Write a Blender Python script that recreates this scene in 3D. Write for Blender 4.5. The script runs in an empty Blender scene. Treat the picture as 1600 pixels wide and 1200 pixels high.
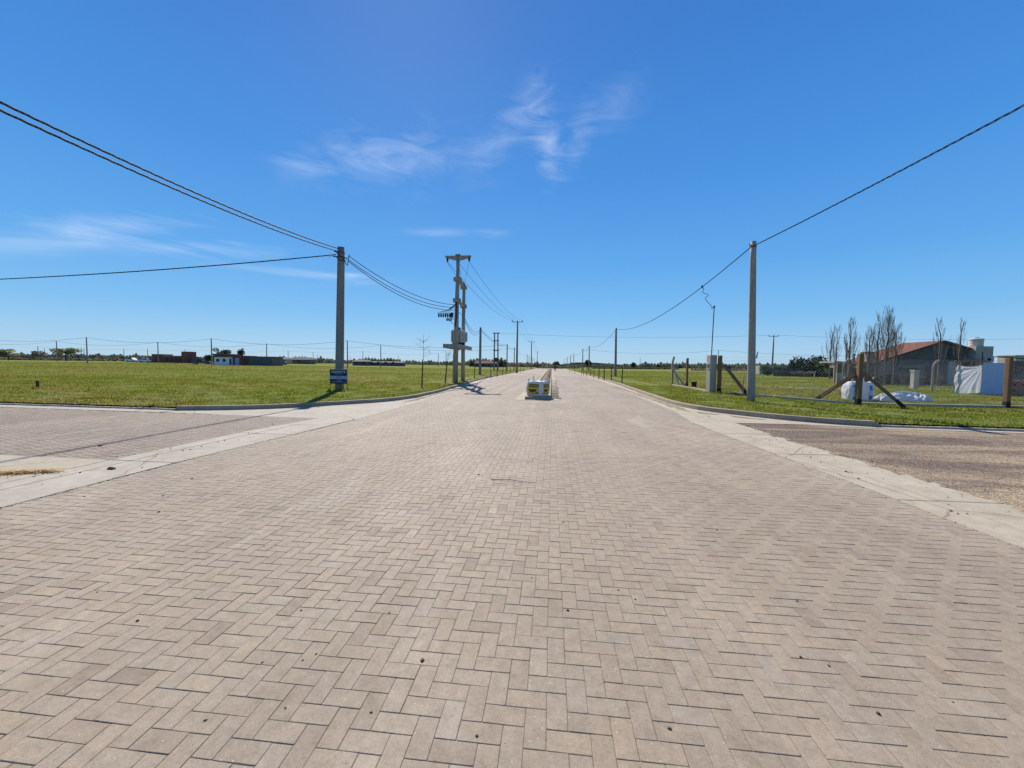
import bpy, math, random
import numpy as np
from mathutils import Vector, Matrix
R = math.radians
random.seed(7); rng = np.random.default_rng(7)
S = bpy.context.scene
COL = S.collection

# ------------------------------------------------------------------ camera
F, EYE = 601.0, 1.7                       # focal length in photo pixels (1600 wide), eye height
_p = math.atan(30 / F); _r = R(0.6); _y = math.atan((62 / F) / math.cos(_p))
Z3 = Matrix.Rotation(_y, 3, 'Z')
_r0, _u0 = Vector((1, 0, 0)), Vector((0, math.sin(_p), math.cos(_p)))
CF = Z3 @ Vector((0, math.cos(_p), -math.sin(_p)))
CR = Z3 @ (math.cos(_r) * _r0 + math.sin(_r) * _u0)
CU = Z3 @ (-math.sin(_r) * _r0 + math.cos(_r) * _u0)
cam = bpy.data.objects.new('camera', bpy.data.cameras.new('camera'))
COL.objects.link(cam); S.camera = cam
cam.data.sensor_width = 36; cam.data.lens = 36 * F / 1600
cam.data.clip_start = 0.05; cam.data.clip_end = 9000
cam.matrix_world = Matrix(((CR.x, CU.x, -CF.x, 0), (CR.y, CU.y, -CF.y, 0), (CR.z, CU.z, -CF.z, EYE), (0, 0, 0, 1)))

# ------------------------------------------------------------------ light
SUN_AZ, SUN_EL = R(-21), R(43)            # azimuth from +Y towards +X
sdir = Vector((math.sin(SUN_AZ) * math.cos(SUN_EL), math.cos(SUN_AZ) * math.cos(SUN_EL), math.sin(SUN_EL)))
sl = bpy.data.lights.new('sun', 'SUN'); sl.energy = 5.0; sl.angle = R(0.5); sl.color = (1.0, 0.94, 0.85)
so = bpy.data.objects.new('sun', sl); COL.objects.link(so); so.location = (0, 0, 60)
so.rotation_euler = sdir.to_track_quat('Z', 'Y').to_euler()
S.view_settings.view_transform = 'Standard'; S.view_settings.look = 'None'
S.view_settings.gamma = 1; S.view_settings.use_curve_mapping = False
S.view_settings.exposure = 0.50

W = bpy.data.worlds.new('World'); S.world = W; W.use_nodes = True
def build_world():
    nt = W.node_tree; N = nt.nodes; L = nt.links; N.clear()
    out = N.new('ShaderNodeOutputWorld'); bg = N.new('ShaderNodeBackground'); bg.inputs[1].default_value = 0.085
    sky = N.new('ShaderNodeTexSky'); sky.sky_type = 'NISHITA'; sky.sun_disc = False
    sky.sun_elevation = SUN_EL; sky.sun_rotation = SUN_AZ
    sky.altitude = 0; sky.air_density = 1.0; sky.dust_density = 0.25; sky.ozone_density = 1.5
    hs = N.new('ShaderNodeHueSaturation'); hs.inputs['Saturation'].default_value = 1.18
    L.new(sky.outputs[0], hs.inputs['Color'])
    tc = N.new('ShaderNodeTexCoord'); sep = N.new('ShaderNodeSeparateXYZ'); L.new(tc.outputs['Generated'], sep.inputs[0])
    def M(op, a, b=None, c=None, cl=False):
        m = N.new('ShaderNodeMath'); m.operation = op; m.use_clamp = cl
        for i, q in enumerate((a, b, c)):
            if q is None: continue
            if hasattr(q, 'is_output'): L.new(q, m.inputs[i])
            else: m.inputs[i].default_value = q
        return m.outputs[0]
    az = M('MULTIPLY', M('ARCTAN2', sep.outputs[0], sep.outputs[1]), 57.2958)
    el = M('MULTIPLY', M('ARCSINE', sep.outputs[2]), 57.2958)
    comb = N.new('ShaderNodeCombineXYZ'); L.new(az, comb.inputs[0]); L.new(el, comb.inputs[1])
    def noise(rot, sx, sy, scale, det, rough, dist):
        mp = N.new('ShaderNodeMapping'); mp.inputs['Rotation'].default_value[2] = R(rot)
        mp.inputs['Scale'].default_value = (sx, sy, 1); L.new(comb.outputs[0], mp.inputs[0])
        n = N.new('ShaderNodeTexNoise'); L.new(mp.outputs[0], n.inputs['Vector'])
        n.inputs['Scale'].default_value = scale; n.inputs['Detail'].default_value = det
        n.inputs['Roughness'].default_value = rough; n.inputs['Distortion'].default_value = dist
        return n.outputs[0]
    nA = noise(-14, 0.35, 1.5, 0.28, 8, 0.62, 1.3)      # streaky cirrus along the wind
    nB = noise(62, 0.42, 1.1, 0.30, 8, 0.62, 1.6)       # hooked wisps
    nD = noise(-19, 0.20, 1.15, 0.42, 8, 0.64, 1.0)       # level streaks
    nC = noise(2, 0.16, 1.3, 0.50, 7, 0.6, 0.6)         # thin bars lower down
    # patches of cirrus: azimuth, elevation, half sizes, tilt, strength, which noise
    patches = [(-26, 26.0, 9.5, 3.0, 14, 0.62, nA), (-34, 23.8, 4.2, 1.6, 12, 0.42, nD), (-19, 26.8, 6, 4.0, 20, 0.34, nB), (-12, 27, 5, 4, 30, .22, nA),
               (-3.5, 33, 4.6, 3.0, 40, 0.52, nB), (-1.0, 28.5, 2.4, 4.6, 12, 0.70, nB), (3.2, 29, 2.2, 4.4, -25, 0.45, nB), (-8, 30, 6, 2.6, 35, 0.40, nA),
               (8.4, 32.5, 4.5, 3.4, 30, 0.27, nB), (-52.5, 13.0, 9.0, 1.5, 17, 0.85, nD), (-47, 12.4, 6.5, 0.9, 10, 0.60, nD), (-57, 10.3, 7, 1.1, 17, 0.40, nD),
               (-41, 12.9, 7.0, 1.3, 6, 0.55, nD), (-34, 11.2, 10.5, 0.8, 0, 0.80, nC), (-28, 11.8, 3.2, 0.45, -2, 0.85, nC), (-17, 18.2, 5.5, 0.7, 2, 0.50, nC), (-8.8, 18.4, 3.2, 0.65, 0, 0.50, nC),
               (70, 30, 16, 4, 10, 0.35, nA), (-100, 24, 18, 5, 5, 0.4, nA), (150, 35, 20, 6, 0, 0.35, nA)]
    tot = None
    for a0, e0, sx, sy, th, k, n in patches:
        c_, s_ = math.cos(R(th)), math.sin(R(th))
        da = M('SUBTRACT', az, a0); de = M('SUBTRACT', el, e0)
        u = M('ADD', M('MULTIPLY', da, c_ / sx), M('MULTIPLY', de, s_ / sx))
        v = M('ADD', M('MULTIPLY', da, -s_ / sy), M('MULTIPLY', de, c_ / sy))
        g = M('POWER', 2.71828, M('MULTIPLY', M('ADD', M('MULTIPLY', u, u), M('MULTIPLY', v, v)), -1.0))
        t = M('SUBTRACT', M('ADD', n, M('MULTIPLY', g, 0.30)), 0.58)
        t = M('MULTIPLY', M('MULTIPLY', M('MULTIPLY', t, 2.4, cl=True), g), k)
        tot = t if tot is None else M('ADD', tot, t)
    tot = M('MULTIPLY', tot, 0.36, cl=True)
    # measured colour of a clean spring sky by elevation, blended with the physical sky
    e1 = M('DIVIDE', el, 90.0, cl=True); rp = N.new('ShaderNodeValToRGB'); L.new(e1, rp.inputs[0]); ce = rp.color_ramp.elements
    stops = [(0.0, (.40, .615, .815)), (.022, (.335, .59, .845)), (.07, (.190, .495, .87)), (.15, (.105, .385, .84)), (.27, (.060, .285, .755)), (.42, (.044, .212, .645)), (.6, (.034, .165, .53)), (1.0, (.024, .120, .43))]
    while len(ce) < len(stops): ce.new(.5)
    for i, (p_, c_) in enumerate(stops): ce[i].position = p_; ce[i].color = (*c_, 1)
    gain = N.new('ShaderNodeMix'); gain.data_type = 'RGBA'; gain.blend_type = 'MULTIPLY'; gain.inputs[0].default_value = 1; L.new(rp.outputs[0], gain.inputs[6]); gain.inputs[7].default_value = (8.3, 8.3, 8.3, 1)
    base = N.new('ShaderNodeMix'); base.data_type = 'RGBA'; base.inputs[0].default_value = 0.90; L.new(hs.outputs[0], base.inputs[6]); L.new(gain.outputs[2], base.inputs[7])
    mix = N.new('ShaderNodeMix'); mix.data_type = 'RGBA'
    L.new(tot, mix.inputs[0]); L.new(base.outputs[2], mix.inputs[6]); mix.inputs[7].default_value = (9.0, 9.4, 10.2, 1)
    L.new(mix.outputs[2], bg.inputs[0]); L.new(bg.outputs[0], out.inputs[0])
build_world()

# ------------------------------------------------------------------ helpers
def hz(px): return 570 + math.tan(R(0.6)) * (px - 800) - 0.0
def ray(px, py): return CR * ((px - 800) / F) + CU * ((600 - py) / F) + CF
def G(px, py, z=0.0):
    d = ray(px, py); t = (z - EYE) / d.z; return (d.x * t, d.y * t)
def A(px, py, Y):
    d = ray(px, py); t = Y / d.y; return Vector((d.x * t, Y, EYE + d.z * t))
def terr(x, y):                           # the field climbs very gently to the west
    s = -x - 22
    k = min(1, max(0, (y - 13) / 50))
    return k * 0.0078 * (s if s > 12 else (s + 12) ** 2 / 48 if s > -12 else 0) if s < 150 else k * 0.0078 * 150
GZ = 0.10                                 # turf level above the road
def far(px, ytop, h):
    """ground point of something h metres tall whose top shows at (px, ytop)"""
    w = 100.0
    for _ in range(30):
        d = ray(px, hz(px)); x, y = d.x * w, d.y * w
        w = F * (h + GZ + terr(x, y) - EYE) / max(hz(px) - ytop, 1)
    return (x, y, terr(x, y) + GZ, w)
def dist(px, w):
    d = ray(px, hz(px)); x, y = d.x * w, d.y * w
    return (x, y, terr(x, y) + GZ)

class MB:
    def __init__(s): s.v = []; s.f = []; s.m = []
    def add(s, vs, fs, mi=0):
        o = len(s.v); s.v += [tuple(q) for q in vs]; s.f += [tuple(i + o for i in f) for f in fs]; s.m += [mi] * len(fs); return s
    def hexa(s, b, t, mi=0):
        return s.add(list(b) + list(t), [(3, 2, 1, 0), (4, 5, 6, 7), (0, 1, 5, 4), (1, 2, 6, 5), (2, 3, 7, 6), (3, 0, 4, 7)], mi)
    def box(s, x0, x1, y0, y1, z0, z1, mi=0):
        return s.hexa([(x0, y0, z0), (x1, y0, z0), (x1, y1, z0), (x0, y1, z0)], [(x0, y0, z1), (x1, y0, z1), (x1, y1, z1), (x0, y1, z1)], mi)
    def cbox(s, x0, x1, y0, y1, z0, z1, c=0.01):
        """box with chamfered vertical and top edges"""
        def ring(i, z): return [(x0 + i + c, y0 + i, z), (x1 - i - c, y0 + i, z), (x1 - i, y0 + i + c, z), (x1 - i, y1 - i - c, z), (x1 - i - c, y1 - i, z), (x0 + i + c, y1 - i, z), (x0 + i, y1 - i - c, z), (x0 + i, y0 + i + c, z)]
        vs = ring(0, z0) + ring(0, z1 - c) + ring(c, z1); fs = [tuple(range(7, -1, -1)), tuple(range(16, 24))]
        for k in (0, 8):
            for i in range(8): j = (i + 1) % 8; fs.append((k + i, k + j, k + 8 + j, k + 8 + i))
        return s.add(vs, fs)
    def tube(s, pts, r, n=8, caps=True, mi=0):
        pts = [Vector(p) for p in pts]
        if not hasattr(r, '__len__'): r = [r] * len(pts)
        vs = []; fs = []; up = None
        for i, p in enumerate(pts):
            d = (pts[min(i + 1, len(pts) - 1)] - pts[max(i - 1, 0)]).normalized()
            if up is None: up = Vector((0, 0, 1)) if abs(d.z) < 0.95 else Vector((1, 0, 0))
            a = d.cross(up).normalized(); b = a.cross(d).normalized(); up = b
            for k in range(n):
                t = 2 * math.pi * k / n; vs.append(p + a * (math.cos(t) * r[i]) + b * (math.sin(t) * r[i]))
        for i in range(len(pts) - 1):
            for k in range(n):
                j = (k + 1) % n; fs.append((i * n + k, i * n + j, (i + 1) * n + j, (i + 1) * n + k))
        if caps:
            fs.append(tuple(range(n - 1, -1, -1))); o = (len(pts) - 1) * n; fs.append(tuple(range(o, o + n)))
        return s.add(vs, fs, mi)
    def cyl(s, x, y, z0, z1, r0, r1=None, n=16):
        r1 = r0 if r1 is None else r1; return s.tube([(x, y, z0), (x, y, z1)], [r0, r1], n)
    def beam(s, p, q, w, h=None):
        p, q = Vector(p), Vector(q); h = h or w; d = (q - p).normalized()
        up = Vector((0, 0, 1)) if abs(d.z) < 0.95 else Vector((0, 1, 0))
        a = d.cross(up).normalized() * (w / 2); b = a.cross(d).normalized() * (h / 2)
        return s.hexa([p - a - b, p + a - b, p + a + b, p - a + b], [q - a - b, q + a - b, q + a + b, q - a + b])
    def prism(s, poly, z0, z1):
        n = len(poly); vs = [(x, y, z0) for x, y in poly] + [(x, y, z1) for x, y in poly]
        fs = [tuple(range(n - 1, -1, -1)), tuple(range(n, 2 * n))] + [(i, (i + 1) % n, n + (i + 1) % n, n + i) for i in range(n)]
        return s.add(vs, fs)
    def lathe(s, prof, x=0, y=0, n=16):
        vs = []; fs = []
        for r, z in prof: vs += [(x + r * math.cos(2 * math.pi * k / n), y + r * math.sin(2 * math.pi * k / n), z) for k in range(n)]
        for i in range(len(prof) - 1):
            for k in range(n): j = (k + 1) % n; fs.append((i * n + k, i * n + j, (i + 1) * n + j, (i + 1) * n + k))
        fs.append(tuple(range(n - 1, -1, -1))); o = (len(prof) - 1) * n; fs.append(tuple(range(o, o + n)))
        return s.add(vs, fs)
    def mesh(s, name, mat=None, smooth=False):
        me = bpy.data.meshes.new(name); me.from_pydata(s.v, [], s.f)
        for m in (mat if isinstance(mat, (list, tuple)) else [mat]):
            if m: me.materials.append(m)
        if any(s.m): me.polygons.foreach_set('material_index', s.m)
        if smooth: me.polygons.foreach_set('use_smooth', [True] * len(s.f))
        me.update(); return me
    def build(s, name, mat, parent=None, loc=(0, 0, 0), smooth=False, rz=0, **props):
        o = bpy.data.objects.new(name, s.mesh(name, mat, smooth)); COL.objects.link(o)
        o.location = loc; o.rotation_euler = (0, 0, rz)
        if parent: o.parent = parent
        for k, v in props.items(): o[k] = v
        return o
def inst(name, me, parent=None, loc=(0, 0, 0), rot=(0, 0, 0), sc=(1, 1, 1), **props):
    o = bpy.data.objects.new(name, me); COL.objects.link(o); o.location = loc; o.rotation_euler = rot; o.scale = sc
    if parent: o.parent = parent
    for k, v in props.items(): o[k] = v
    return o
def tag(o, label, cat, group=None):
    o['label'] = label; o['category'] = cat
    if group: o['group'] = group
    return o
def thing(name, label, cat, loc=(0, 0, 0), rz=0, group=None):
    o = bpy.data.objects.new(name, None); COL.objects.link(o); o.location = loc; o.rotation_euler = (0, 0, rz); o.empty_display_size = 0.2
    return tag(o, label, cat, group)
def kids(o): return [c for c in bpy.data.objects if c.parent == o]
def npmesh(name, V, Q, mat, parent=None, attr=None, **props):
    """V (n,3), Q (m,3|4) arrays"""
    me = bpy.data.meshes.new(name); V = np.asarray(V, np.float32); Q = np.asarray(Q, np.int32); k = Q.shape[1]
    me.vertices.add(len(V)); me.vertices.foreach_set('co', V.ravel())
    me.loops.add(Q.size); me.loops.foreach_set('vertex_index', Q.ravel())
    me.polygons.add(len(Q)); me.polygons.foreach_set('loop_start', np.arange(0, Q.size, k, dtype=np.int32))
    try: me.polygons.foreach_set('loop_total', np.full(len(Q), k, np.int32))
    except Exception: pass
    if attr is not None:
        a = me.attributes.new('tint', 'FLOAT', 'FACE'); a.data.foreach_set('value', np.asarray(attr, np.float32))
    me.polygons.foreach_set('use_smooth', np.zeros(len(Q), bool)); me.materials.append(mat); me.update(calc_edges=True); me.validate()
    o = bpy.data.objects.new(name, me); COL.objects.link(o)
    if parent: o.parent = parent
    for kk, v in props.items(): o[kk] = v
    return o

# ------------------------------------------------------------------ materials
def newmat(name):
    m = bpy.data.materials.new(name); m.use_nodes = True; nt = m.node_tree
    return m, nt, nt.nodes, nt.links, nt.nodes['Principled BSDF']
def ramp(N, L, src, stops):
    r = N.new('ShaderNodeValToRGB'); e = r.color_ramp.elements
    while len(e) < len(stops): e.new(0.5)
    for i, (p, c) in enumerate(stops): e[i].position = p; e[i].color = (*c, 1)
    L.new(src, r.inputs[0]); return r.outputs[0]
def noise(N, L, vec, scale, det=5, rough=0.55, dist=0):
    n = N.new('ShaderNodeTexNoise'); n.inputs['Scale'].default_value = scale; n.inputs['Detail'].default_value = det
    n.inputs['Roughness'].default_value = rough; n.inputs['Distortion'].default_value = dist
    L.new(vec, n.inputs['Vector']); return n.outputs[0]
def mixc(N, L, fac, a, b, mode='MIX'):
    m = N.new('ShaderNodeMix'); m.data_type = 'RGBA'; m.blend_type = mode
    for i, q in ((0, fac), (6, a), (7, b)):
        if hasattr(q, 'is_output'): L.new(q, m.inputs[i])
        elif i == 0: m.inputs[0].default_value = q
        else: m.inputs[i].default_value = (*q, 1)
    return m.outputs[2]
def vec(N, L, kind='pos', scale=(1, 1, 1), rot=0):
    if kind == 'pos': v = N.new('ShaderNodeNewGeometry').outputs['Position']
    else: v = N.new('ShaderNodeTexCoord').outputs['Object']
    mp = N.new('ShaderNodeMapping'); mp.inputs['Scale'].default_value = scale; mp.inputs['Rotation'].default_value[2] = rot
    L.new(v, mp.inputs[0]); return mp.outputs[0]
def bump(N, L, b, src, strength, dist=0.01):
    bp = N.new('ShaderNodeBump'); bp.inputs['Strength'].default_value = strength; bp.inputs['Distance'].default_value = dist
    L.new(src, bp.inputs['Height']); L.new(bp.outputs[0], b.inputs['Normal'])
def simple(name, c1, c2=None, scale=6.0, rough=0.8, bmp=0.0, metal=0.0, stretch=(1, 1, 1), kind='obj', spec=0.3, det=6):
    m, nt, N, L, b = newmat(name); c2 = c2 or tuple(min(1, q * 1.25) for q in c1)
    v = vec(N, L, kind, stretch); n = noise(N, L, v, scale, det, 0.6)
    L.new(ramp(N, L, n, [(0.3, c1), (0.7, c2)]), b.inputs['Base Color'])
    b.inputs['Roughness'].default_value = rough; b.inputs['Metallic'].default_value = metal
    b.inputs['Specular IOR Level'].default_value = spec
    if bmp: bump(N, L, b, noise(N, L, v, scale * 6, 4), bmp)
    return m

def mat_paver():
    m, nt, N, L, b = newmat('paver_concrete')
    a1 = N.new('ShaderNodeAttribute'); a1.attribute_type = 'GEOMETRY'; a1.attribute_name = 'tint'
    a2 = N.new('ShaderNodeAttribute'); a2.attribute_type = 'OBJECT'; a2.attribute_name = 'tint'
    ad = N.new('ShaderNodeMath'); ad.operation = 'ADD'; L.new(a1.outputs['Fac'], ad.inputs[0]); L.new(a2.outputs['Fac'], ad.inputs[1])
    base = ramp(N, L, ad.outputs[0], [(0.0, (0.215, 0.166, 0.117)), (0.2, (0.266, 0.207, 0.148)), (0.45, (0.284, 0.224, 0.159)), (0.62, (0.280, 0.225, 0.165)), (0.8, (0.299, 0.233, 0.162)), (0.93, (0.283, 0.231, 0.175)), (1.0, (0.330, 0.267, 0.192))])
    p = vec(N, L)
    big = noise(N, L, p, 0.35, 5, 0.6, 0.6)
    c = mixc(N, L, 1.0, base, ramp(N, L, big, [(0.28, (0.86, 0.86, 0.86)), (0.5, (1, 1, 1)), (0.72, (1.13, 1.12, 1.10))]), 'MULTIPLY')
    # pale wheel-dust smears stretched along the road
    sm = noise(N, L, vec(N, L, 'pos', (1.0, 0.28, 1), R(18)), 0.8, 7, 0.68, 0.8)
    c = mixc(N, L, ramp(N, L, sm, [(0.55, (0, 0, 0)), (0.76, (0.65, 0.65, 0.65))]), c, (0.42, 0.355, 0.275))
    lg = noise(N, L, vec(N, L, 'pos', (1.0, 0.035, 1)), 1.3, 5, 0.6, 0.3)       # faint wheel lanes along the road
    c = mixc(N, L, 1.0, c, ramp(N, L, lg, [(0.3, (0.90, 0.89, 0.88)), (0.7, (1.08, 1.08, 1.08))]), 'MULTIPLY')
    # mottled skin of each block
    mid = noise(N, L, p, 14, 6, 0.65)
    c = mixc(N, L, 1.0, c, ramp(N, L, mid, [(0.28, (0.82, 0.81, 0.80)), (0.5, (1, 1, 1)), (0.72, (1.15, 1.15, 1.15))]), 'MULTIPLY')
    gr = noise(N, L, p, 60, 4, 0.75)
    c = mixc(N, L, 1.0, c, ramp(N, L, gr, [(0.28, (0.80, 0.79, 0.78)), (0.5, (1, 1, 1)), (0.75, (1.16, 1.16, 1.15))]), 'MULTIPLY')
    ef = noise(N, L, p, 3.2, 8, 0.75, 1.2)              # lime bloom and scuffs on single blocks
    c = mixc(N, L, ramp(N, L, ef, [(0.62, (0, 0, 0)), (0.78, (0.6, 0.6, 0.6))]), c, (0.43, 0.37, 0.29))
    dkn = noise(N, L, p, 2.1, 7, 0.7, 0.8)
    c = mixc(N, L, 1.0, c, ramp(N, L, dkn, [(0.26, (0.78, 0.76, 0.75)), (0.42, (1, 1, 1))]), 'MULTIPLY')
    fine = noise(N, L, p, 260, 3, 0.7)
    c = mixc(N, L, 1.0, c, ramp(N, L, fine, [(0.28, (0.72, 0.71, 0.70)), (0.5, (1, 1, 1)), (0.75, (1.2, 1.2, 1.2))]), 'MULTIPLY')
    # pale aggregate grains and dark pits
    vo = N.new('ShaderNodeTexVoronoi'); vo.inputs['Scale'].default_value = 55; L.new(p, vo.inputs['Vector'])
    sc = N.new('ShaderNodeSeparateColor'); L.new(vo.outputs['Color'], sc.inputs[0])
    def dots(thr, rad, col, cc):
        a = N.new('ShaderNodeMath'); a.operation = 'GREATER_THAN'; L.new(sc.outputs[0 if thr > 0 else 1], a.inputs[0]); a.inputs[1].default_value = abs(thr)
        d = N.new('ShaderNodeMath'); d.operation = 'LESS_THAN'; L.new(vo.outputs['Distance'], d.inputs[0]); d.inputs[1].default_value = rad
        mu = N.new('ShaderNodeMath'); mu.operation = 'MULTIPLY'; L.new(a.outputs[0], mu.inputs[0]); L.new(d.outputs[0], mu.inputs[1])
        mm = N.new('ShaderNodeMath'); mm.operation = 'MULTIPLY'; L.new(mu.outputs[0], mm.inputs[0]); mm.inputs[1].default_value = 0.7
        return mixc(N, L, mm.outputs[0], cc, col)
    c = dots(0.965, 0.20, (0.48, 0.43, 0.37), c); c = dots(-0.955, 0.20, (0.10, 0.085, 0.07), c)
    L.new(c, b.inputs['Base Color']); b.inputs['Roughness'].default_value = 0.82; b.inputs['Specular IOR Level'].default_value = 0.35
    bump(N, L, b, noise(N, L, p, 190, 5, 0.7), 0.45, 0.004)
    return m
M_PAVER = mat_paver()

def mat_far_paving():
    m, nt, N, L, b = newmat('paving_blocks_fine')
    p = vec(N, L); br = N.new('ShaderNodeTexBrick'); L.new(p, br.inputs['Vector'])
    br.inputs['Scale'].default_value = 1; br.inputs['Brick Width'].default_value = 0.4; br.inputs['Row Height'].default_value = 0.2; br.inputs['Mortar Size'].default_value = 0.012
    br.inputs['Color1'].default_value = (0.282, 0.230, 0.163, 1); br.inputs['Color2'].default_value = (0.300, 0.246, 0.176, 1); br.inputs['Mortar'].default_value = (0.18, 0.148, 0.116, 1)
    big = noise(N, L, vec(N, L, 'pos', (1, 0.25, 1)), 0.35, 5, 0.6)
    c = mixc(N, L, 1.0, br.outputs[0], ramp(N, L, big, [(0.28, (0.84, 0.84, 0.84)), (0.72, (1.14, 1.13, 1.12))]), 'MULTIPLY')
    L.new(c, b.inputs['Base Color']); b.inputs['Roughness'].default_value = 0.85; b.inputs['Specular IOR Level'].default_value = 0.3
    return m
M_FARPAVE = mat_far_paving()
M_BED = simple('joint_sand', (0.125, 0.096, 0.068), (0.195, 0.155, 0.112), 30, 0.95, 0.3, kind='pos')

def mat_concrete(name, c1, c2, crack=True):
    m, nt, N, L, b = newmat(name); p = vec(N, L)
    c = ramp(N, L, noise(N, L, p, 0.9, 7, 0.65, 0.5), [(0.25, c1), (0.5, tuple((a + q) / 2 for a, q in zip(c1, c2))), (0.75, c2)])
    st = noise(N, L, p, 4.5, 7, 0.7, 1.0)
    c = mixc(N, L, 1.0, c, ramp(N, L, st, [(0.3, (0.82, 0.80, 0.78)), (0.6, (1.04, 1.04, 1.04))]), 'MULTIPLY')
    fn = noise(N, L, p, 120, 3, 0.7)
    c = mixc(N, L, 1.0, c, ramp(N, L, fn, [(0.3, (0.84, 0.84, 0.84)), (0.7, (1.12, 1.12, 1.12))]), 'MULTIPLY')
    # soil stains with ragged edges
    ds = noise(N, L, vec(N, L, 'pos', (1, 0.5, 1)), 1.7, 8, 0.72, 1.5)
    c = mixc(N, L, ramp(N, L, ds, [(0.60, (0, 0, 0)), (0.74, (0.55, 0.55, 0.55))]), c, (0.25, 0.195, 0.14))
    if crack:
        wv = N.new('ShaderNodeMix'); wv.data_type = 'RGBA'; wv.inputs[0].default_value = 0.22
        nn = N.new('ShaderNodeTexNoise'); nn.inputs['Scale'].default_value = 2.2; nn.inputs['Detail'].default_value = 5; L.new(p, nn.inputs['Vector'])
        L.new(p, wv.inputs[6]); L.new(nn.outputs['Color'], wv.inputs[7])
        vo = N.new('ShaderNodeTexVoronoi'); vo.feature = 'DISTANCE_TO_EDGE'; vo.inputs['Scale'].default_value = 0.45; L.new(wv.outputs[2], vo.inputs['Vector'])
        c = mixc(N, L, ramp(N, L, vo.outputs['Distance'], [(0.0, (0.8, 0.8, 0.8)), (0.006, (0, 0, 0))]), c, (0.13, 0.11, 0.09))
    L.new(c, b.inputs['Base Color']); b.inputs['Roughness'].default_value = 0.9; b.inputs['Specular IOR Level'].default_value = 0.25
    bump(N, L, b, noise(N, L, p, 70, 6, 0.7), 0.35, 0.006)
    return m
M_GUTTER = mat_concrete('gutter_concrete', (0.325, 0.282, 0.216), (0.42, 0.372, 0.295))
M_GUTTER_TAN = mat_concrete('gutter_concrete_tan', (0.335, 0.282, 0.205), (0.43, 0.368, 0.276))
M_KERB = mat_concrete('kerb_concrete', (0.27, 0.21, 0.15), (0.38, 0.305, 0.222), False)

def mat_pole(name, c1, c2):
    m, nt, N, L, b = newmat(name)
    st = noise(N, L, vec(N, L, 'obj', (1, 1, 0.06)), 9, 6, 0.6)
    sp = noise(N, L, vec(N, L, 'obj'), 12, 7, 0.7)
    c = ramp(N, L, st, [(0.3, c1), (0.7, c2)])
    c = mixc(N, L, 1.0, c, ramp(N, L, sp, [(0.3, (0.72, 0.71, 0.69)), (0.65, (1.08, 1.08, 1.07))]), 'MULTIPLY')
    sk = noise(N, L, vec(N, L, 'obj', (1.6, 1.6, 0.10)), 5, 7, 0.7, 0.6)
    c = mixc(N, L, ramp(N, L, sk, [(0.54, (0, 0, 0)), (0.66, (0.6, 0.6, 0.6))]), c, (0.10, 0.092, 0.082))
    L.new(c, b.inputs['Base Color']); b.inputs['Roughness'].default_value = 0.85; b.inputs['Specular IOR Level'].default_value = 0.25
    bump(N, L, b, noise(N, L, vec(N, L, 'obj'), 60, 5), 0.25, 0.006); return m
M_POLE = mat_pole('pole_concrete', (0.165, 0.160, 0.150), (0.28, 0.27, 0.25))
M_POLE_W = mat_pole('pole_concrete_warm', (0.27, 0.245, 0.21), (0.40, 0.365, 0.31))

def mat_grass(name, dark, mid, dry, transl=0.0, tint=False):
    m, nt, N, L, b = newmat(name); p = vec(N, L)
    big = noise(N, L, p, 0.09, 6, 0.62, 0.8); med = noise(N, L, vec(N, L, 'pos', (1, 1.6, 1)), 0.75, 6, 0.65, 0.6)
    c = ramp(N, L, med, [(0.25, dark), (0.55, mid), (0.78, tuple(1.12 * q for q in mid))])
    c = mixc(N, L, ramp(N, L, big, [(0.42, (0, 0, 0)), (0.66, (0.85, 0.85, 0.85))]), c, dry)
    fn = noise(N, L, p, 9, 6, 0.7)
    c = mixc(N, L, 1.0, c, ramp(N, L, fn, [(0.3, (0.62, 0.62, 0.62)), (0.7, (1.3, 1.3, 1.25))]), 'MULTIPLY')
    if tint:
        a = N.new('ShaderNodeAttribute'); a.attribute_name = 'tint'
        c = mixc(N, L, 1.0, c, ramp(N, L, a.outputs['Fac'], [(0, (0.65, 0.72, 0.55)), (0.6, (1.1, 1.1, 1.0)), (0.9, (1.35, 1.2, 1.0)), (1.0, (1.9, 1.5, 1.3))]), 'MULTIPLY')
    L.new(c, b.inputs['Base Color']); b.inputs['Roughness'].default_value = 1.0; b.inputs['Specular IOR Level'].default_value = 0.0
    if transl:
        tr = N.new('ShaderNodeBsdfTranslucent'); mx = N.new('ShaderNodeMixShader'); mx.inputs[0].default_value = transl
        L.new(mixc(N, L, 1.0, c, (1.15, 1.1, 0.6), 'MULTIPLY'), tr.inputs[0]); L.new(b.outputs[0], mx.inputs[1]); L.new(tr.outputs[0], mx.inputs[2])
        L.new(mx.outputs[0], N['Material Output'].inputs[0])
    else: bump(N, L, b, noise(N, L, p, 6, 8, 0.75), 0.9, 0.12)
    return m
M_TURF = mat_grass('turf', (0.114, 0.139, 0.038), (0.180, 0.205, 0.060), (0.242, 0.212, 0.098))
M_BLADE = mat_grass('grass_blades', (0.116, 0.146, 0.034), (0.186, 0.218, 0.058), (0.246, 0.218, 0.098), 0.5, True)
M_EARTH = mat_grass('distant_field', (0.075, 0.090, 0.030), (0.120, 0.135, 0.045), (0.18, 0.155, 0.08))

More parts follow.
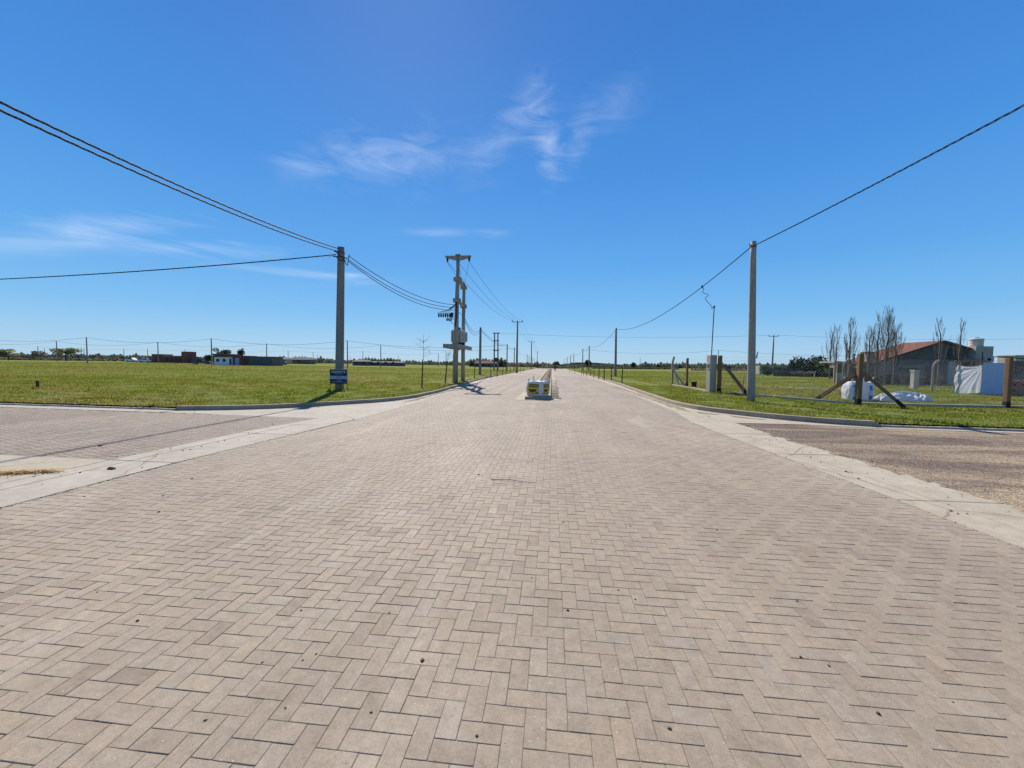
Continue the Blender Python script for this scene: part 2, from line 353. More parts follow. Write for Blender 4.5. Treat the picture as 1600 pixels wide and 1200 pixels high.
def mat_leaf(name, c1, c2, transl=0.25, sc=0.8):
    m, nt, N, L, b = newmat(name)
    a = N.new('ShaderNodeAttribute'); a.attribute_name = 'tint'
    c = ramp(N, L, a.outputs['Fac'], [(0.0, tuple(q * 0.6 for q in c1)), (0.5, c1), (1.0, c2)])
    L.new(c, b.inputs['Base Color']); b.inputs['Roughness'].default_value = 0.7; b.inputs['Specular IOR Level'].default_value = 0.15
    tr = N.new('ShaderNodeBsdfTranslucent'); mx = N.new('ShaderNodeMixShader'); mx.inputs[0].default_value = transl
    L.new(c, tr.inputs[0]); L.new(b.outputs[0], mx.inputs[1]); L.new(tr.outputs[0], mx.inputs[2]); L.new(mx.outputs[0], N['Material Output'].inputs[0])
    return m
M_LEAF_DARK = mat_leaf('leaf_dark_green', (0.038, 0.052, 0.020), (0.075, 0.092, 0.034))
M_LEAF_MID = mat_leaf('leaf_mid_green', (0.060, 0.085, 0.026), (0.11, 0.14, 0.045))
M_LEAF_PALE = mat_leaf('leaf_pale_spring', (0.20, 0.20, 0.09), (0.32, 0.30, 0.15), 0.55)
M_LEAF_GREY = mat_leaf('leaf_grey_scrub', (0.13, 0.125, 0.085), (0.21, 0.20, 0.14), 0.5)
M_LEAF_FAR = mat_leaf('leaf_far_hazed', (0.105, 0.118, 0.078), (0.17, 0.178, 0.12), 0.35)  # distance haze put into the leaf colour: paler and greyer, no air volume
M_LEAF_BLUE = mat_leaf('leaf_grey_eucalyptus', (0.065, 0.082, 0.068), (0.115, 0.135, 0.108), 0.4)
M_BARK = simple('bark', (0.085, 0.065, 0.045), (0.17, 0.14, 0.105), 14, 0.9, 0.4, stretch=(1, 1, 0.2))
M_TWIG = simple('bare_twigs', (0.15, 0.115, 0.085), (0.25, 0.20, 0.155), 10, 0.9)
M_PALEBARK = simple('pale_bark', (0.42, 0.38, 0.32), (0.56, 0.52, 0.45), 10, 0.85)
M_WOOD = simple('creosoted_timber', (0.135, 0.070, 0.030), (0.26, 0.145, 0.065), 7, 0.75, 0.4, stretch=(3, 3, 0.25))
M_TAR = simple('tarred_wood', (0.012, 0.010, 0.009), (0.025, 0.021, 0.018), 12, 0.7, 0.3)
M_STAKE = simple('weathered_stake', (0.045, 0.034, 0.025), (0.10, 0.08, 0.06), 14, 0.9, 0.3, stretch=(1, 1, 0.2))
M_WIRE = simple('black_cable', (0.016, 0.017, 0.022), (0.03, 0.031, 0.036), 8, 0.75, spec=0.12)
M_STEEL = simple('galvanised_steel', (0.32, 0.33, 0.34), (0.48, 0.49, 0.50), 8, 0.5, 0.1, 0.7)
M_MESHWIRE = simple('zinc_wire', (0.55, 0.56, 0.57), (0.68, 0.68, 0.68), 8, 0.5, 0, 0.2)
M_DARKSTEEL = simple('dark_steel', (0.03, 0.03, 0.033), (0.06, 0.06, 0.064), 8, 0.55, 0.1, 0.3)
M_RUBBER = simple('black_rubber', (0.012, 0.012, 0.012), (0.03, 0.03, 0.03), 12, 0.8)
M_PORC = simple('dark_porcelain', (0.03, 0.018, 0.014), (0.055, 0.035, 0.028), 8, 0.25, spec=0.6)
M_TANKGREY = simple('transformer_paint', (0.38, 0.385, 0.36), (0.47, 0.47, 0.44), 5, 0.5, 0.05)
M_NAVY = simple('navy_sign_paint', (0.006, 0.009, 0.022), (0.010, 0.014, 0.032), 6, 0.4)
M_PALEBLUE = simple('pale_blue_band', (0.24, 0.31, 0.46), (0.28, 0.35, 0.50), 6, 0.45)
M_WHITEINK = simple('white_lettering', (0.62, 0.66, 0.74), (0.70, 0.74, 0.80), 6, 0.5)
M_WHITEPAINT = simple('white_paint', (0.66, 0.67, 0.68), (0.76, 0.76, 0.76), 4, 0.5, 0.05)
def mat_fabric():
    m, nt, N, L, b = newmat('woven_white_plastic'); v = vec(N, L, 'obj')
    c = ramp(N, L, noise(N, L, v, 5, 6, 0.6), [(0.3, (0.52, 0.53, 0.55)), (0.7, (0.68, 0.68, 0.68))])
    L.new(c, b.inputs['Base Color']); b.inputs['Roughness'].default_value = 0.55
    tr = N.new('ShaderNodeBsdfTranslucent'); tr.inputs[0].default_value = (0.72, 0.75, 0.80, 1)
    mx = N.new('ShaderNodeMixShader'); mx.inputs[0].default_value = 0.3
    L.new(b.outputs[0], mx.inputs[1]); L.new(tr.outputs[0], mx.inputs[2]); L.new(mx.outputs[0], N['Material Output'].inputs[0])
    bump(N, L, b, noise(N, L, v, 7, 5, 0.6, 0.8), 0.6, 0.05); return m
M_FABRIC = mat_fabric()
M_YELLOW = simple('yellow_print', (0.62, 0.39, 0.03), (0.72, 0.48, 0.05), 5, 0.6)
M_DKGREEN = simple('dark_green_print', (0.030, 0.050, 0.022), (0.05, 0.07, 0.03), 5, 0.6)
M_BLUEPRINT = simple('blue_print', (0.035, 0.12, 0.34), (0.05, 0.16, 0.42), 5, 0.6)
M_BLUEBOARD = simple('pale_blue_board', (0.28, 0.40, 0.58), (0.34, 0.46, 0.63), 3, 0.6, 0.1, stretch=(6, 6, 0.3))
def mat_film():
    m, nt, N, L, b = newmat('clear_plastic_film')
    b.inputs['Base Color'].default_value = (0.50, 0.52, 0.54, 1); b.inputs['Roughness'].default_value = 0.25; b.inputs['Specular IOR Level'].default_value = 0.7
    tr = N.new('ShaderNodeBsdfTransparent'); tl = N.new('ShaderNodeBsdfTranslucent'); tl.inputs[0].default_value = (0.7, 0.72, 0.75, 1)
    m1 = N.new('ShaderNodeMixShader'); m1.inputs[0].default_value = 0.45; L.new(b.outputs[0], m1.inputs[1]); L.new(tl.outputs[0], m1.inputs[2])
    m2 = N.new('ShaderNodeMixShader'); m2.inputs[0].default_value = 0.28; L.new(m1.outputs[0], m2.inputs[1]); L.new(tr.outputs[0], m2.inputs[2])
    L.new(m2.outputs[0], N['Material Output'].inputs[0]); return m
M_FILM = mat_film()
M_RENDER_GREY = simple('grey_render', (0.105, 0.092, 0.080), (0.20, 0.176, 0.150), 1.6, 0.92, 0.3, kind='pos')
M_RENDER_LIGHT = simple('bare_cement_render', (0.33, 0.285, 0.225), (0.44, 0.385, 0.31), 1.6, 0.92, 0.3, kind='pos')
M_ROOF = simple('terracotta_roof', (0.37, 0.175, 0.108), (0.50, 0.27, 0.18), 3, 0.85, 0.3, kind='pos')
M_BRICK = simple('red_brick', (0.155, 0.058, 0.040), (0.25, 0.098, 0.068), 2.2, 0.9, 0.3, kind='pos')
M_BRICKLOOSE = simple('loose_red_brick', (0.30, 0.125, 0.085), (0.44, 0.20, 0.14), 7, 0.9, 0.3)
M_DARKWALL = simple('dark_block_wall', (0.085, 0.076, 0.074), (0.155, 0.140, 0.132), 1.4, 0.92, 0.3, kind='pos')
M_DARKWOOD = simple('dark_board', (0.05, 0.045, 0.042), (0.11, 0.10, 0.095), 3, 0.9, 0.2, stretch=(4, 4, 0.4))
def mat_glass():
    m, nt, N, L, b = newmat('window_glass'); n = noise(N, L, vec(N, L, 'obj'), 2, 2)
    L.new(ramp(N, L, n, [(0.3, (0.015, 0.02, 0.025)), (0.7, (0.03, 0.036, 0.042))]), b.inputs['Base Color'])
    b.inputs['Roughness'].default_value = 0.25; b.inputs['Specular IOR Level'].default_value = 0.25; return m
M_GLASS = mat_glass()
M_TANKPLASTIC = simple('pale_tank_plastic', (0.42, 0.40, 0.37), (0.54, 0.52, 0.48), 4, 0.5, 0.05)
M_CARDARK = simple('dark_car_paint', (0.018, 0.020, 0.024), (0.028, 0.030, 0.035), 3, 0.25, spec=0.6)
M_CARWHITE = simple('white_car_paint', (0.66, 0.67, 0.68), (0.74, 0.74, 0.75), 3, 0.25, spec=0.6)
M_LAMP = simple('headlamp_glass', (0.55, 0.56, 0.58), (0.7, 0.7, 0.72), 3, 0.15, spec=0.7)
M_TAIL = simple('red_tail_lamp', (0.35, 0.012, 0.010), (0.45, 0.02, 0.016), 3, 0.25, spec=0.6)
M_SKIN = simple('skin', (0.36, 0.20, 0.13), (0.42, 0.25, 0.17), 6, 0.6)
M_CLOTH = simple('black_cloth', (0.012, 0.012, 0.014), (0.028, 0.028, 0.032), 10, 0.9)
M_STRAW = simple('dry_straw', (0.36, 0.20, 0.055), (0.58, 0.38, 0.13), 10, 0.85)
M_CLOD = simple('dry_clod', (0.075, 0.058, 0.042), (0.16, 0.125, 0.09), 20, 0.95, 0.4)
M_SOIL = simple('tan_soil', (0.16, 0.122, 0.072), (0.28, 0.222, 0.142), 2.0, 0.95, 0.6, kind='pos')
M_STONE = simple('pale_rubble', (0.36, 0.325, 0.265), (0.52, 0.475, 0.40), 6, 0.9, 0.4, kind='pos')
M_DRY = mat_grass('dry_weeds', (0.15, 0.12, 0.06), (0.22, 0.18, 0.095), (0.26, 0.21, 0.12), 0.3, True)

def mat_gravel():
    m, nt, N, L, b = newmat('rolled_gravel'); p = vec(N, L)
    c = ramp(N, L, noise(N, L, p, 1.2, 6, 0.6), [(0.3, (0.105, 0.074, 0.053)), (0.7, (0.178, 0.130, 0.094))])
    ds = noise(N, L, vec(N, L, 'pos', (0.22, 1.0, 1), R(-6)), 0.62, 7, 0.66, 0.7)      # dusty tracks along the street
    c = mixc(N, L, ramp(N, L, ds, [(0.42, (0, 0, 0)), (0.57, (0.92, 0.92, 0.92))]), c, (0.31, 0.235, 0.152))
    dk = noise(N, L, vec(N, L, 'pos', (0.25, 0.8, 1), R(8)), 0.8, 6, 0.7, 1)
    c = mixc(N, L, ramp(N, L, dk, [(0.60, (0, 0, 0)), (0.72, (0.6, 0.6, 0.6))]), c, (0.085, 0.056, 0.040))
    vo = N.new('ShaderNodeTexVoronoi'); vo.inputs['Scale'].default_value = 42; L.new(p, vo.inputs['Vector'])
    sc = N.new('ShaderNodeSeparateColor'); L.new(vo.outputs['Color'], sc.inputs[0])
    c = mixc(N, L, 1.0, c, ramp(N, L, sc.outputs[0], [(0, (0.6, 0.58, 0.58)), (0.6, (1.0, 1.0, 1.0)), (1, (1.5, 1.48, 1.45))]), 'MULTIPLY')
    L.new(c, b.inputs['Base Color']); b.inputs['Roughness'].default_value = 0.95; b.inputs['Specular IOR Level'].default_value = 0.2
    bump(N, L, b, vo.outputs['Distance'], 0.8, 0.012); return m
M_GRAVEL = mat_gravel()

# ------------------------------------------------------------------ setting: outlines (metres, camera at 0,0)
def resample(pl, step):
    out = [Vector((*pl[0], 0))]
    for a, b in zip(pl[:-1], pl[1:]):
        a, b = Vector((*a, 0)), Vector((*b, 0)); n = max(1, int(round((b - a).length / step)))
        out += [a + (b - a) * (k / n) for k in range(1, n + 1)]
    return [(p.x, p.y) for p in out]
def smooth(pl, it=2):
    for _ in range(it):
        q = [pl[0]]
        for a, b in zip(pl[:-1], pl[1:]):
            q += [(a[0] * .75 + b[0] * .25, a[1] * .75 + b[1] * .25), (a[0] * .25 + b[0] * .75, a[1] * .25 + b[1] * .75)]
        pl = q + [pl[-1]]
    return pl
def offset(pl, d):
    out = []
    for i, p in enumerate(pl):
        a = pl[max(i - 1, 0)]; b = pl[min(i + 1, len(pl) - 1)]; t = Vector((b[0] - a[0], b[1] - a[1])).normalized()
        out.append((p[0] - t.y * d, p[1] + t.x * d))           # positive = to the left of travel
    return out
ROAD_END = 196.0
# north-west kerb, face line, from the far west along the left street, round the corner, up the road
LK = [(-420, 12.6), (-60, 12.45), (-21, 12.35), (-13.0, 12.0)] + smooth([(-12.9, 11.98), (-11.2, 12.45), (-9.7, 13.35), (-8.45, 14.9), (-7.2, 16.4), (-6.75, 18.5)], 2) + [(-6.68, 22), (-7.05, 29), (-7.75, 38), (-8.05, 46), (-8.1, 60), (-8.1, 100), (-8.1, ROAD_END)]
# north-east kerb, from up the road down to the corner and away east
RK = [(6.25, ROAD_END), (6.25, 100), (6.25, 60), (6.2, 46), (6.0, 36), (5.6, 26), (5.42, 21)] + smooth([(5.38, 20), (5.34, 17.6), (5.75, 15.5), (6.9, 13.9), (8.0, 12.8), (9.4, 12.2)], 2) + [(12.8, 11.95), (20, 11.9), (60, 11.9), (420, 11.9)]

def sheet(name, poly, z, mat, parent=None, kind='structure'):
    b = MB(); b.add([(x, y, z) for x, y in poly], [tuple(range(len(poly)))])
    return b.build(name, mat, parent, kind=kind)

# the flat country, as one sheet to the horizon
b = MB(); n = 40
b.add([(4000 * math.cos(2 * math.pi * k / n), 4000 * math.sin(2 * math.pi * k / n) + 0, -0.30) for k in range(n)], [tuple(range(n))])
b.build('ground', M_EARTH, kind='structure')

# the two fields: turf lofted from the kerb backs to the far distance
def field(name, kerb, back, far_pts, step_near):
    P = np.array(kerb); m = len(P)
    cum = np.r_[0, np.cumsum(np.hypot(*np.diff(P, axis=0).T))]; cum /= cum[-1]
    Q = np.array(far_pts); qc = np.r_[0, np.cumsum(np.hypot(*np.diff(Q, axis=0).T))]; qc /= qc[-1]
    # outer partner of each kerb point: straight "diagonal" away from the corner
    O = np.array([[np.interp(t, qc, Q[:, 0]), np.interp(t, qc, Q[:, 1])] for t in np.array(back)])
    s = np.r_[0, np.geomspace(0.0006, 1, 54)]
    V = P[:, None, :] + (O - P)[:, None, :] * s[None, :, None]
    X = V[..., 0]; Y = V[..., 1]
    Zt = np.vectorize(terr)(X, Y) + GZ
    bumpy = 0.03 * (np.sin(X * 1.9 + 0.7 * Y) * np.sin(Y * 1.3 - 0.4 * X) + 0.6 * np.sin(X * 4.1) * np.sin(Y * 3.7))
    near = np.clip(s[None, :] * 3000, 0, 1) * np.clip(1.2 - np.hypot(X, Y) / 90, 0, 1)
    Zt = Zt + bumpy * near
    V3 = np.stack([X, Y, Zt], -1).reshape(-1, 3); k = len(s)
    idx = np.arange(m * k).reshape(m, k)
    Qd = np.stack([idx[:-1, :-1], idx[1:, :-1], idx[1:, 1:], idx[:-1, 1:]], -1).reshape(-1, 4)
    o = npmesh(name, V3, Qd, M_TURF, kind='structure')
    o.data.polygons.foreach_set('use_smooth', [True] * len(Qd)); return o
lkb = resample(offset(LK, 0.14), 2.2); rkb = resample(offset(RK, 0.14), 2.2)
def fracs(pl, cx, cy, sx):
    out = []
    for x, y in pl:                        # 0..0.5 along the street edge, 0.5..1 up the road
        f_ = 0.5 - 0.5 * min(1, abs(x - cx) / 400) if abs(x - cx) > abs(y - cy) else 0.5 + 0.5 * min(1, abs(y - cy) / 190)
        out.append(f_ if sx < 0 else 1 - f_)
    return np.maximum.accumulate(out)
field('grass_field', lkb, fracs(lkb, -7, 13, -1), [(-1500, 12.6), (-1500, 1500), (-8.1, 1500)], 2)
field('grass_field', rkb, fracs(rkb, 6.5, 12.5, 1), [(6.25, 1500), (1500, 1500), (1500, 11.9)], 2)

# ------------------------------------------------------------------ road and streets
LI = [(-6.25, -60), (-6.25, 6.5), (-5.95, 9.5), (-5.85, 13), (-5.9, 19), (-6.0, 22), (-6.35, 29), (-7.05, 38), (-7.35, 46), (-7.4, 60), (-7.4, ROAD_END)]       # where blocks meet the left gutter
RI = [(4.6, -60), (4.5, 5), (4.35, 9), (4.25, 12), (4.62, 15), (4.72, 20), (4.9, 26), (5.3, 36), (5.5, 46), (5.55, 60), (5.55, ROAD_END)]
road = sheet('road', [(x - 0.15, y) for x, y in LI][::-1] + [(x + 0.15, y) for x, y in RI], -0.0034, M_BED)
street = sheet('side_street', [(-420, 5.55), (-7.3, 5.55), (-6.9, 11.3), (-12.9, 11.4), (-21, 11.8), (-420, 12.0)], -0.0075, M_BED)
sheet('gravel_street', [(5.4, -6), (420, -6), (420, 11.75), (20, 11.75), (12.8, 11.8), (9.4, 12.0), (8.0, 12.4), (5.5, 12.5)], -0.004, M_GRAVEL)
PAVE_TO = 62.0
sheet('paving', [(-6.3, -60), (4.65, -60), (4.65, -9), (-6.3, -9)], 0.0008, M_FARPAVE, road)
sheet('paving', [(x, max(y, PAVE_TO)) for x, y in LI if y >= 60][::-1] + [(x, max(y, PAVE_TO)) for x, y in RI if y >= 60], 0.0008, M_FARPAVE, road)
sheet('paving', [(-420, 5.7), (-34, 5.7), (-34, 11.8), (-420, 12.0)], 0.0008, M_FARPAVE, street)

def inside(poly, X, Y):
    c = np.zeros(X.shape, bool); n = len(poly)
    for i in range(n):
        x1, y1 = poly[i]; x2, y2 = poly[(i + 1) % n]
        t = ((y1 > Y) != (y2 > Y)) & (X < (x2 - x1) * (Y - y1) / ((y2 - y1) + 1e-12) + x1); c ^= t
    return c
ISL = (-1.80, 0.40, 18.45)                # island: x from, x to, nose y
def herringbone(x0, x1, y0, y1, u=0.1015):
    i0, i1, j0, j1 = int(x0 / u) - 2, int(x1 / u) + 2, int(y0 / u) - 2, int(y1 / u) + 2
    I, J = np.meshgrid(np.arange(i0, i1), np.arange(j0, j1), indexing='ij'); d = (I - J) % 4
    H = d == 0; Vv = d == 3
    cx = np.r_[(I[H] + 1) * u, (I[Vv] + .5) * u]; cy = np.r_[(J[H] + .5) * u, (J[Vv] + 1) * u]
    hx = np.r_[np.full(H.sum(), u), np.full(Vv.sum(), u / 2)]; hy = np.r_[np.full(H.sum(), u / 2), np.full(Vv.sum(), u)]
    return cx, cy, hx, hy
def paver_arrays(cx, cy, hx, hy, tint, gap=0.0008, ch=0.0030, zs=1.0):
    n = len(cx); r = np.random.default_rng(3)
    jx = r.normal(0, .0008, n); jy = r.normal(0, .0008, n); th = r.normal(0, .004, n)
    dz = r.normal(0, .0006, n); tx = r.normal(0, .0035, n); ty = r.normal(0, .0035, n)
    sg = np.array([(-1, -1), (1, -1), (1, 1), (-1, 1)])
    V = np.zeros((n, 8, 3))
    for lv, (ins, z) in enumerate(((gap + ch, 0.0), (gap, -0.0036))):
        for k, (a, b_) in enumerate(sg):
            lx = a * (hx - ins); ly = b_ * (hy - ins)
            V[:, lv * 4 + k, 0] = cx + jx + lx - th * ly; V[:, lv * 4 + k, 1] = cy + jy + ly + th * lx
            V[:, lv * 4 + k, 2] = (z * zs if lv else dz + tx * lx + ty * ly)
    f = np.array([(0, 1, 2, 3), (4, 5, 1, 0), (5, 6, 2, 1), (6, 7, 3, 2), (7, 4, 0, 3)])
    Q = (np.arange(n)[:, None, None] * 8 + f[None]).reshape(-1, 4)
    return V.reshape(-1, 3), Q, np.repeat(tint, 5)
cx, cy, hx, hy = herringbone(-8.2, 6.4, -9.0, PAVE_TO + 0.2)
poly = [(x - .08, y) for x, y in LI][::-1] + [(x + .08, y) for x, y in RI]
ok = inside(poly, cx, cy) & ~((cx > ISL[0] + .05) & (cx < ISL[1] - .05) & (cy > ISL[2] + .05))
cx, cy, hx, hy = cx[ok], cy[ok], hx[ok], hy[ok]
tint = np.clip(rng.beta(2.2, 2.2, len(cx)), 0.01, 1)
dx = np.stack([cx, cy, np.full_like(cx, -EYE)], 1); w = dx @ np.array(CF)
px = 800 + F * (dx @ np.array(CR)) / w; py = 600 - F * (dx @ np.array(CU)) / w
score = np.where((w > 0.5) & (px > -10) & (px < 1610) & (py < 1215), 1 / np.maximum(w, .1) ** 3, 0)
pick = np.zeros(len(cx), bool); pick[np.argsort(-score)[:300]] = True
V, Q, T = paver_arrays(cx[~pick], cy[~pick], hx[~pick], hy[~pick], tint[~pick])
npmesh('paving', V, Q, M_PAVER, road, T, kind='stuff')
# the 300 nearest blocks one by one, sharing four slightly different worn meshes
def paver_mesh(k):
    r = random.Random(k); u = 0.1015; g, c = 0.0007, 0.0030; b = MB()
    def ring(ins, z, jit):
        q = []
        for a, d in ((-1, -1), (1, -1), (1, 1), (-1, 1)):
            X, Y = a * (u - ins), d * (u / 2 - ins); rr = 0.004
            q += ([(X - a * rr, Y), (X, Y - d * rr)] if a * d < 0 else [(X, Y - d * rr), (X - a * rr, Y)]) if True else []
        if True: q = [(x + r.uniform(-jit, jit), y + r.uniform(-jit, jit), z) for x, y in q]
        return q
    vs = ring(g + c, 0, .0006) + ring(g + c * .4, -.0011, .0005) + ring(g, -.0036, .0004) + ring(g, -.04, 0)
    # order corners counter-clockwise
    def order(v): 
        cxy = sorted(range(8), key=lambda i: math.atan2(v[i][1], v[i][0] * 0.5)); return [v[i] for i in cxy]
    rs = [order(vs[i * 8:i * 8 + 8]) for i in range(4)]; allv = sum(rs, [])
    fs = [tuple(range(8))]
    for lv in range(3):
        for i in range(8): j = (i + 1) % 8; fs.append((lv * 8 + 8 + i, lv * 8 + 8 + j, lv * 8 + j, lv * 8 + i))
    b.add(allv, fs); return b.mesh('paver', M_PAVER)
PM = [paver_mesh(k) for k in range(4)]
for q, i in enumerate(np.nonzero(pick)[0]):
    vert = hy[i] > hx[i]
    inst('paver', PM[q % 4], road, (cx[i] + random.gauss(0, .0006), cy[i] + random.gauss(0, .0006), random.gauss(0, .0006)),
         (random.gauss(0, .0035), random.gauss(0, .0035), (R(90) if vert else 0) + (R(180) if random.random() < .5 else 0) + random.gauss(0, .004)), tint=float(tint[i]))
# blocks of the left side street
cx, cy, hx, hy = herringbone(-34, -6.8, 5.6, 11.9)
ok = inside([(-34, 5.65), (-7.35, 5.65), (-6.95, 11.2), (-12.9, 11.35), (-21, 11.75), (-34, 11.85)], cx, cy)
V, Q, T = paver_arrays(cx[ok], cy[ok], hx[ok], hy[ok], np.clip(rng.beta(2, 3.0, ok.sum()), .01, 1), .0034, .006, 2.3)
npmesh('paving', V, Q, M_PAVER, street, T, kind='stuff')

# gutters: cast slabs with open joints
def slab_strip(owner, inner, outer, ln, z, mat, name='slab', thick=0.09, gap=0.008):
    """inner/outer: functions of a station list -> two polylines with equal counts"""
    for k in range(len(inner) - 1):
        a0, a1, b0, b1 = (Vector((*q, 0)) for q in (inner[k], inner[k + 1], outer[k], outer[k + 1]))
        ia, ib = (a1 - a0), (b1 - b0)
        if ia.length < .05 and ib.length < .05: continue
        p = [a0 + ia * (gap / max(ia.length, .1)), a1 - ia * (gap / max(ia.length, .1)), b1 - ib * (gap / max(ib.length, .1)), b0 + ib * (gap / max(ib.length, .1))]
        nrm = (p[1] - p[0]).cross(p[3] - p[0]).z
        if nrm < 0: p = [p[0], p[3], p[2], p[1]]
        zz = [z + random.uniform(-.002, .002) for _ in range(4)]; c_ = sum(p, Vector()) / 4
        bb = MB(); top = [q + (c_ - q).normalized() * .008 for q in p]
        vs = [(q.x, q.y, z - thick) for q in p] + [(q.x, q.y, zz[i] - .006) for i, q in enumerate(p)] + [(q.x, q.y, zz[i]) for i, q in enumerate(top)]
        fs = [(3, 2, 1, 0), (8, 9, 10, 11)] + [(i, (i + 1) % 4, 4 + (i + 1) % 4, 4 + i) for i in range(4)] + [(4 + i, 4 + (i + 1) % 4, 8 + (i + 1) % 4, 8 + i) for i in range(4)]
        bb.add(vs, fs).build(name, mat, owner)
def interp_y(pl, ys):
    P = np.array(pl); return [(float(np.interp(y, P[:, 1], P[:, 0])), float(y)) for y in ys]
def owner(name, kind='structure'):
    o = bpy.data.objects.new(name, None); COL.objects.link(o); o['kind'] = kind; return o
gut = owner('gutter')
ys = [-60, -30, -15, -9, -6, -3, 0.2, 3.2, 5.75, 8.4, 11.0]
mid = [(-7.02 + .0 * y, y) for y in ys]
LO = [(-7.45, -60), (-7.45, 8.5), (-7.05, 11.0)]
li = interp_y(LI, ys); lo = interp_y(LO, ys)
lm = [(a[0] * .30 + b_[0] * .70, a[1]) for a, b_ in zip(li, lo)]
slab_strip(gut, li, lm, 3, 0.006, M_GUTTER); slab_strip(gut, lm, lo, 3, 0.010, M_GUTTER)
# apron at the near side of the left street
slab_strip(gut, [(-7.46, 4.4), (-10.2, 4.4)] + [(-14 - 4 * k, 4.4) for k in range(8)], [(-7.46, 5.74), (-10.2, 5.78)] + [(-14 - 4 * k, 5.8) for k in range(8)], 3, 0.012, M_GUTTER_TAN)
slab_strip(gut, [(-7.46, 2.6), (-10.2, 2.6)] + [(-14 - 4 * k, 2.6) for k in range(8)], [(-7.46, 4.39), (-10.2, 4.39)] + [(-14 - 4 * k, 4.39) for k in range(8)], 3, 0.010, M_GUTTER_TAN)
sheet('gutter', [(-420, 2.6), (-42, 2.6), (-42, 5.8), (-420, 5.8)], 0.008, M_GUTTER_TAN)
sheet('grass_field', [(-7.46, 2.58), (-420, 2.58), (-420, -60), (-7.46, -60)], 0.03, M_TURF)
sheet('grass_field', [(5.9, -6.02), (5.9, -60), (420, -60), (420, -6.02)], 0.03, M_TURF)
# right band across the mouth of the gravel street, two strips
ys = [-60, -30, -15, -9, -6, -3, 0, 2.8, 5.4, 8.0, 10.3, 12.3]
ri = interp_y(RI, ys); ro = interp_y([(5.85, -60), (5.72, 6), (5.55, 12.3)], ys)
rm = [(a[0] * .62 + b_[0] * .38, a[1]) for a, b_ in zip(ri, ro)]
slab_strip(gut, rm, ri, 3, 0.006, M_GUTTER_TAN); slab_strip(gut, ro, rm, 3, 0.012, M_GUTTER_TAN)
# gutters that run in front of the kerbs
def along(pl, d0, d1, step):
    q = resample(pl, step); return offset(q, d0), offset(q, d1)
lkc = [p for p in LK if -60 <= p[0] and p[1] <= 19 and p[0] <= -6.7]
a_, b_ = along([(-60, 12.45), (-21, 12.35), (-12.95, 11.99)], -0.02, -0.55, 3); slab_strip(gut, a_, b_, 3, 0.004, M_GUTTER)
# corner fans of concrete between the bands and the curved kerbs
sheet('gutter', [(-12.9, 11.45), (-7.02, 11.02), (-5.9, 11.02), (-5.85, 13), (-5.9, 18.6), (-6.6, 18.6)] + [p for p in LK if -12.9 < p[0] < -6.7 and p[1] < 18.6][::-1], 0.002, M_GUTTER)
sheet('gutter', [(4.30, 12.32), (5.55, 12.32), (7.6, 12.32), (9.3, 11.9), (9.4, 12.25)] + [p for p in RK if 5.3 < p[0] < 9.4 and p[1] < 20.0][::-1] + [(5.36, 20.0), (4.72, 20), (4.62, 15)], 0.002, M_GUTTER_TAN)
st = [18.6, 22, 25, 28, 31, 34, 38, 42, 46, 50, 54, 58, 64, 70, 78, 88, 100, 120, 150, ROAD_END]
def at_y(pl, y): P = np.array(sorted(pl, key=lambda q: q[1])); return float(np.interp(y, P[:, 1], P[:, 0]))
LKr = [p for p in LK if p[1] > 17]; RKr = [p for p in RK if p[1] > 17]
slab_strip(gut, [(at_y(LI, y), y) for y in st], [(at_y(LKr, y) + .02, y) for y in st], 3, 0.005, M_GUTTER)
st = [20.0] + st[1:]
slab_strip(gut, [(at_y(RKr, y) - .02, y) for y in st], [(at_y(RI, y), y) for y in st], 3, 0.005, M_GUTTER_TAN)
a_, b_ = along([(9.4, 12.2), (12.8, 11.95), (20, 11.9), (60, 11.9)], -0.02, -0.28, 3); slab_strip(gut, a_, b_, 3, 0.003, M_GUTTER_TAN)

# kerbs (swept profile: battered face, rounded arris)
def kerb(name, line, h, mat, wob=0.004):
    line = resample(line, 0.8); prof = [(-0.0, -0.05), (0.012, h - .03), (0.022, h - .008), (0.045, h), (0.14, h + .002), (0.15, h - .01), (0.15, -0.05)]
    b = MB(); rings = [offset(line, d) for d, _ in prof]; k = len(prof); vs = []
    for i in range(len(line)):
        hh = random.uniform(-wob, wob); sc = h(i / (len(line) - 1)) if callable(h) else 1
        for j in range(k): vs.append((rings[j][i][0], rings[j][i][1], prof[j][1] * (1) + (hh if prof[j][1] > 0 else 0)))
    fs = [(i * k + j, (i + 1) * k + j, (i + 1) * k + j + 1, i * k + j + 1) for i in range(len(line) - 1) for j in range(k - 1)]
    fs += [tuple(range(k)), tuple(reversed(range((len(line) - 1) * k, len(line) * k)))]
    b.add(vs, fs); return b.build(name, mat, kind='structure')
i0 = next(i for i, p in enumerate(LK) if p[0] > -12.95 and p[1] < 12.2)
kerb('kerb', LK[i0:], 0.155, M_KERB)
kerb('kerb', LK[:4], 0.055, M_GUTTER)
j0 = next(i for i, p in enumerate(RK) if p[0] >= 9.39)
kerb('kerb', RK[:j0 + 1], 0.165, M_KERB)
kerb('kerb', [(9.42, 12.2)] + RK[j0 + 1:], 0.06, M_GUTTER_TAN)
# sloped end of the tall right kerb
MB().hexa([(9.40, 12.19, 0), (9.78, 12.16, 0), (9.79, 12.31, 0), (9.41, 12.34, 0)], [(9.40, 12.21, .163), (9.55, 12.20, .07), (9.56, 12.31, .07), (9.41, 12.34, .163)]).build('kerb', M_KERB, kind='structure')
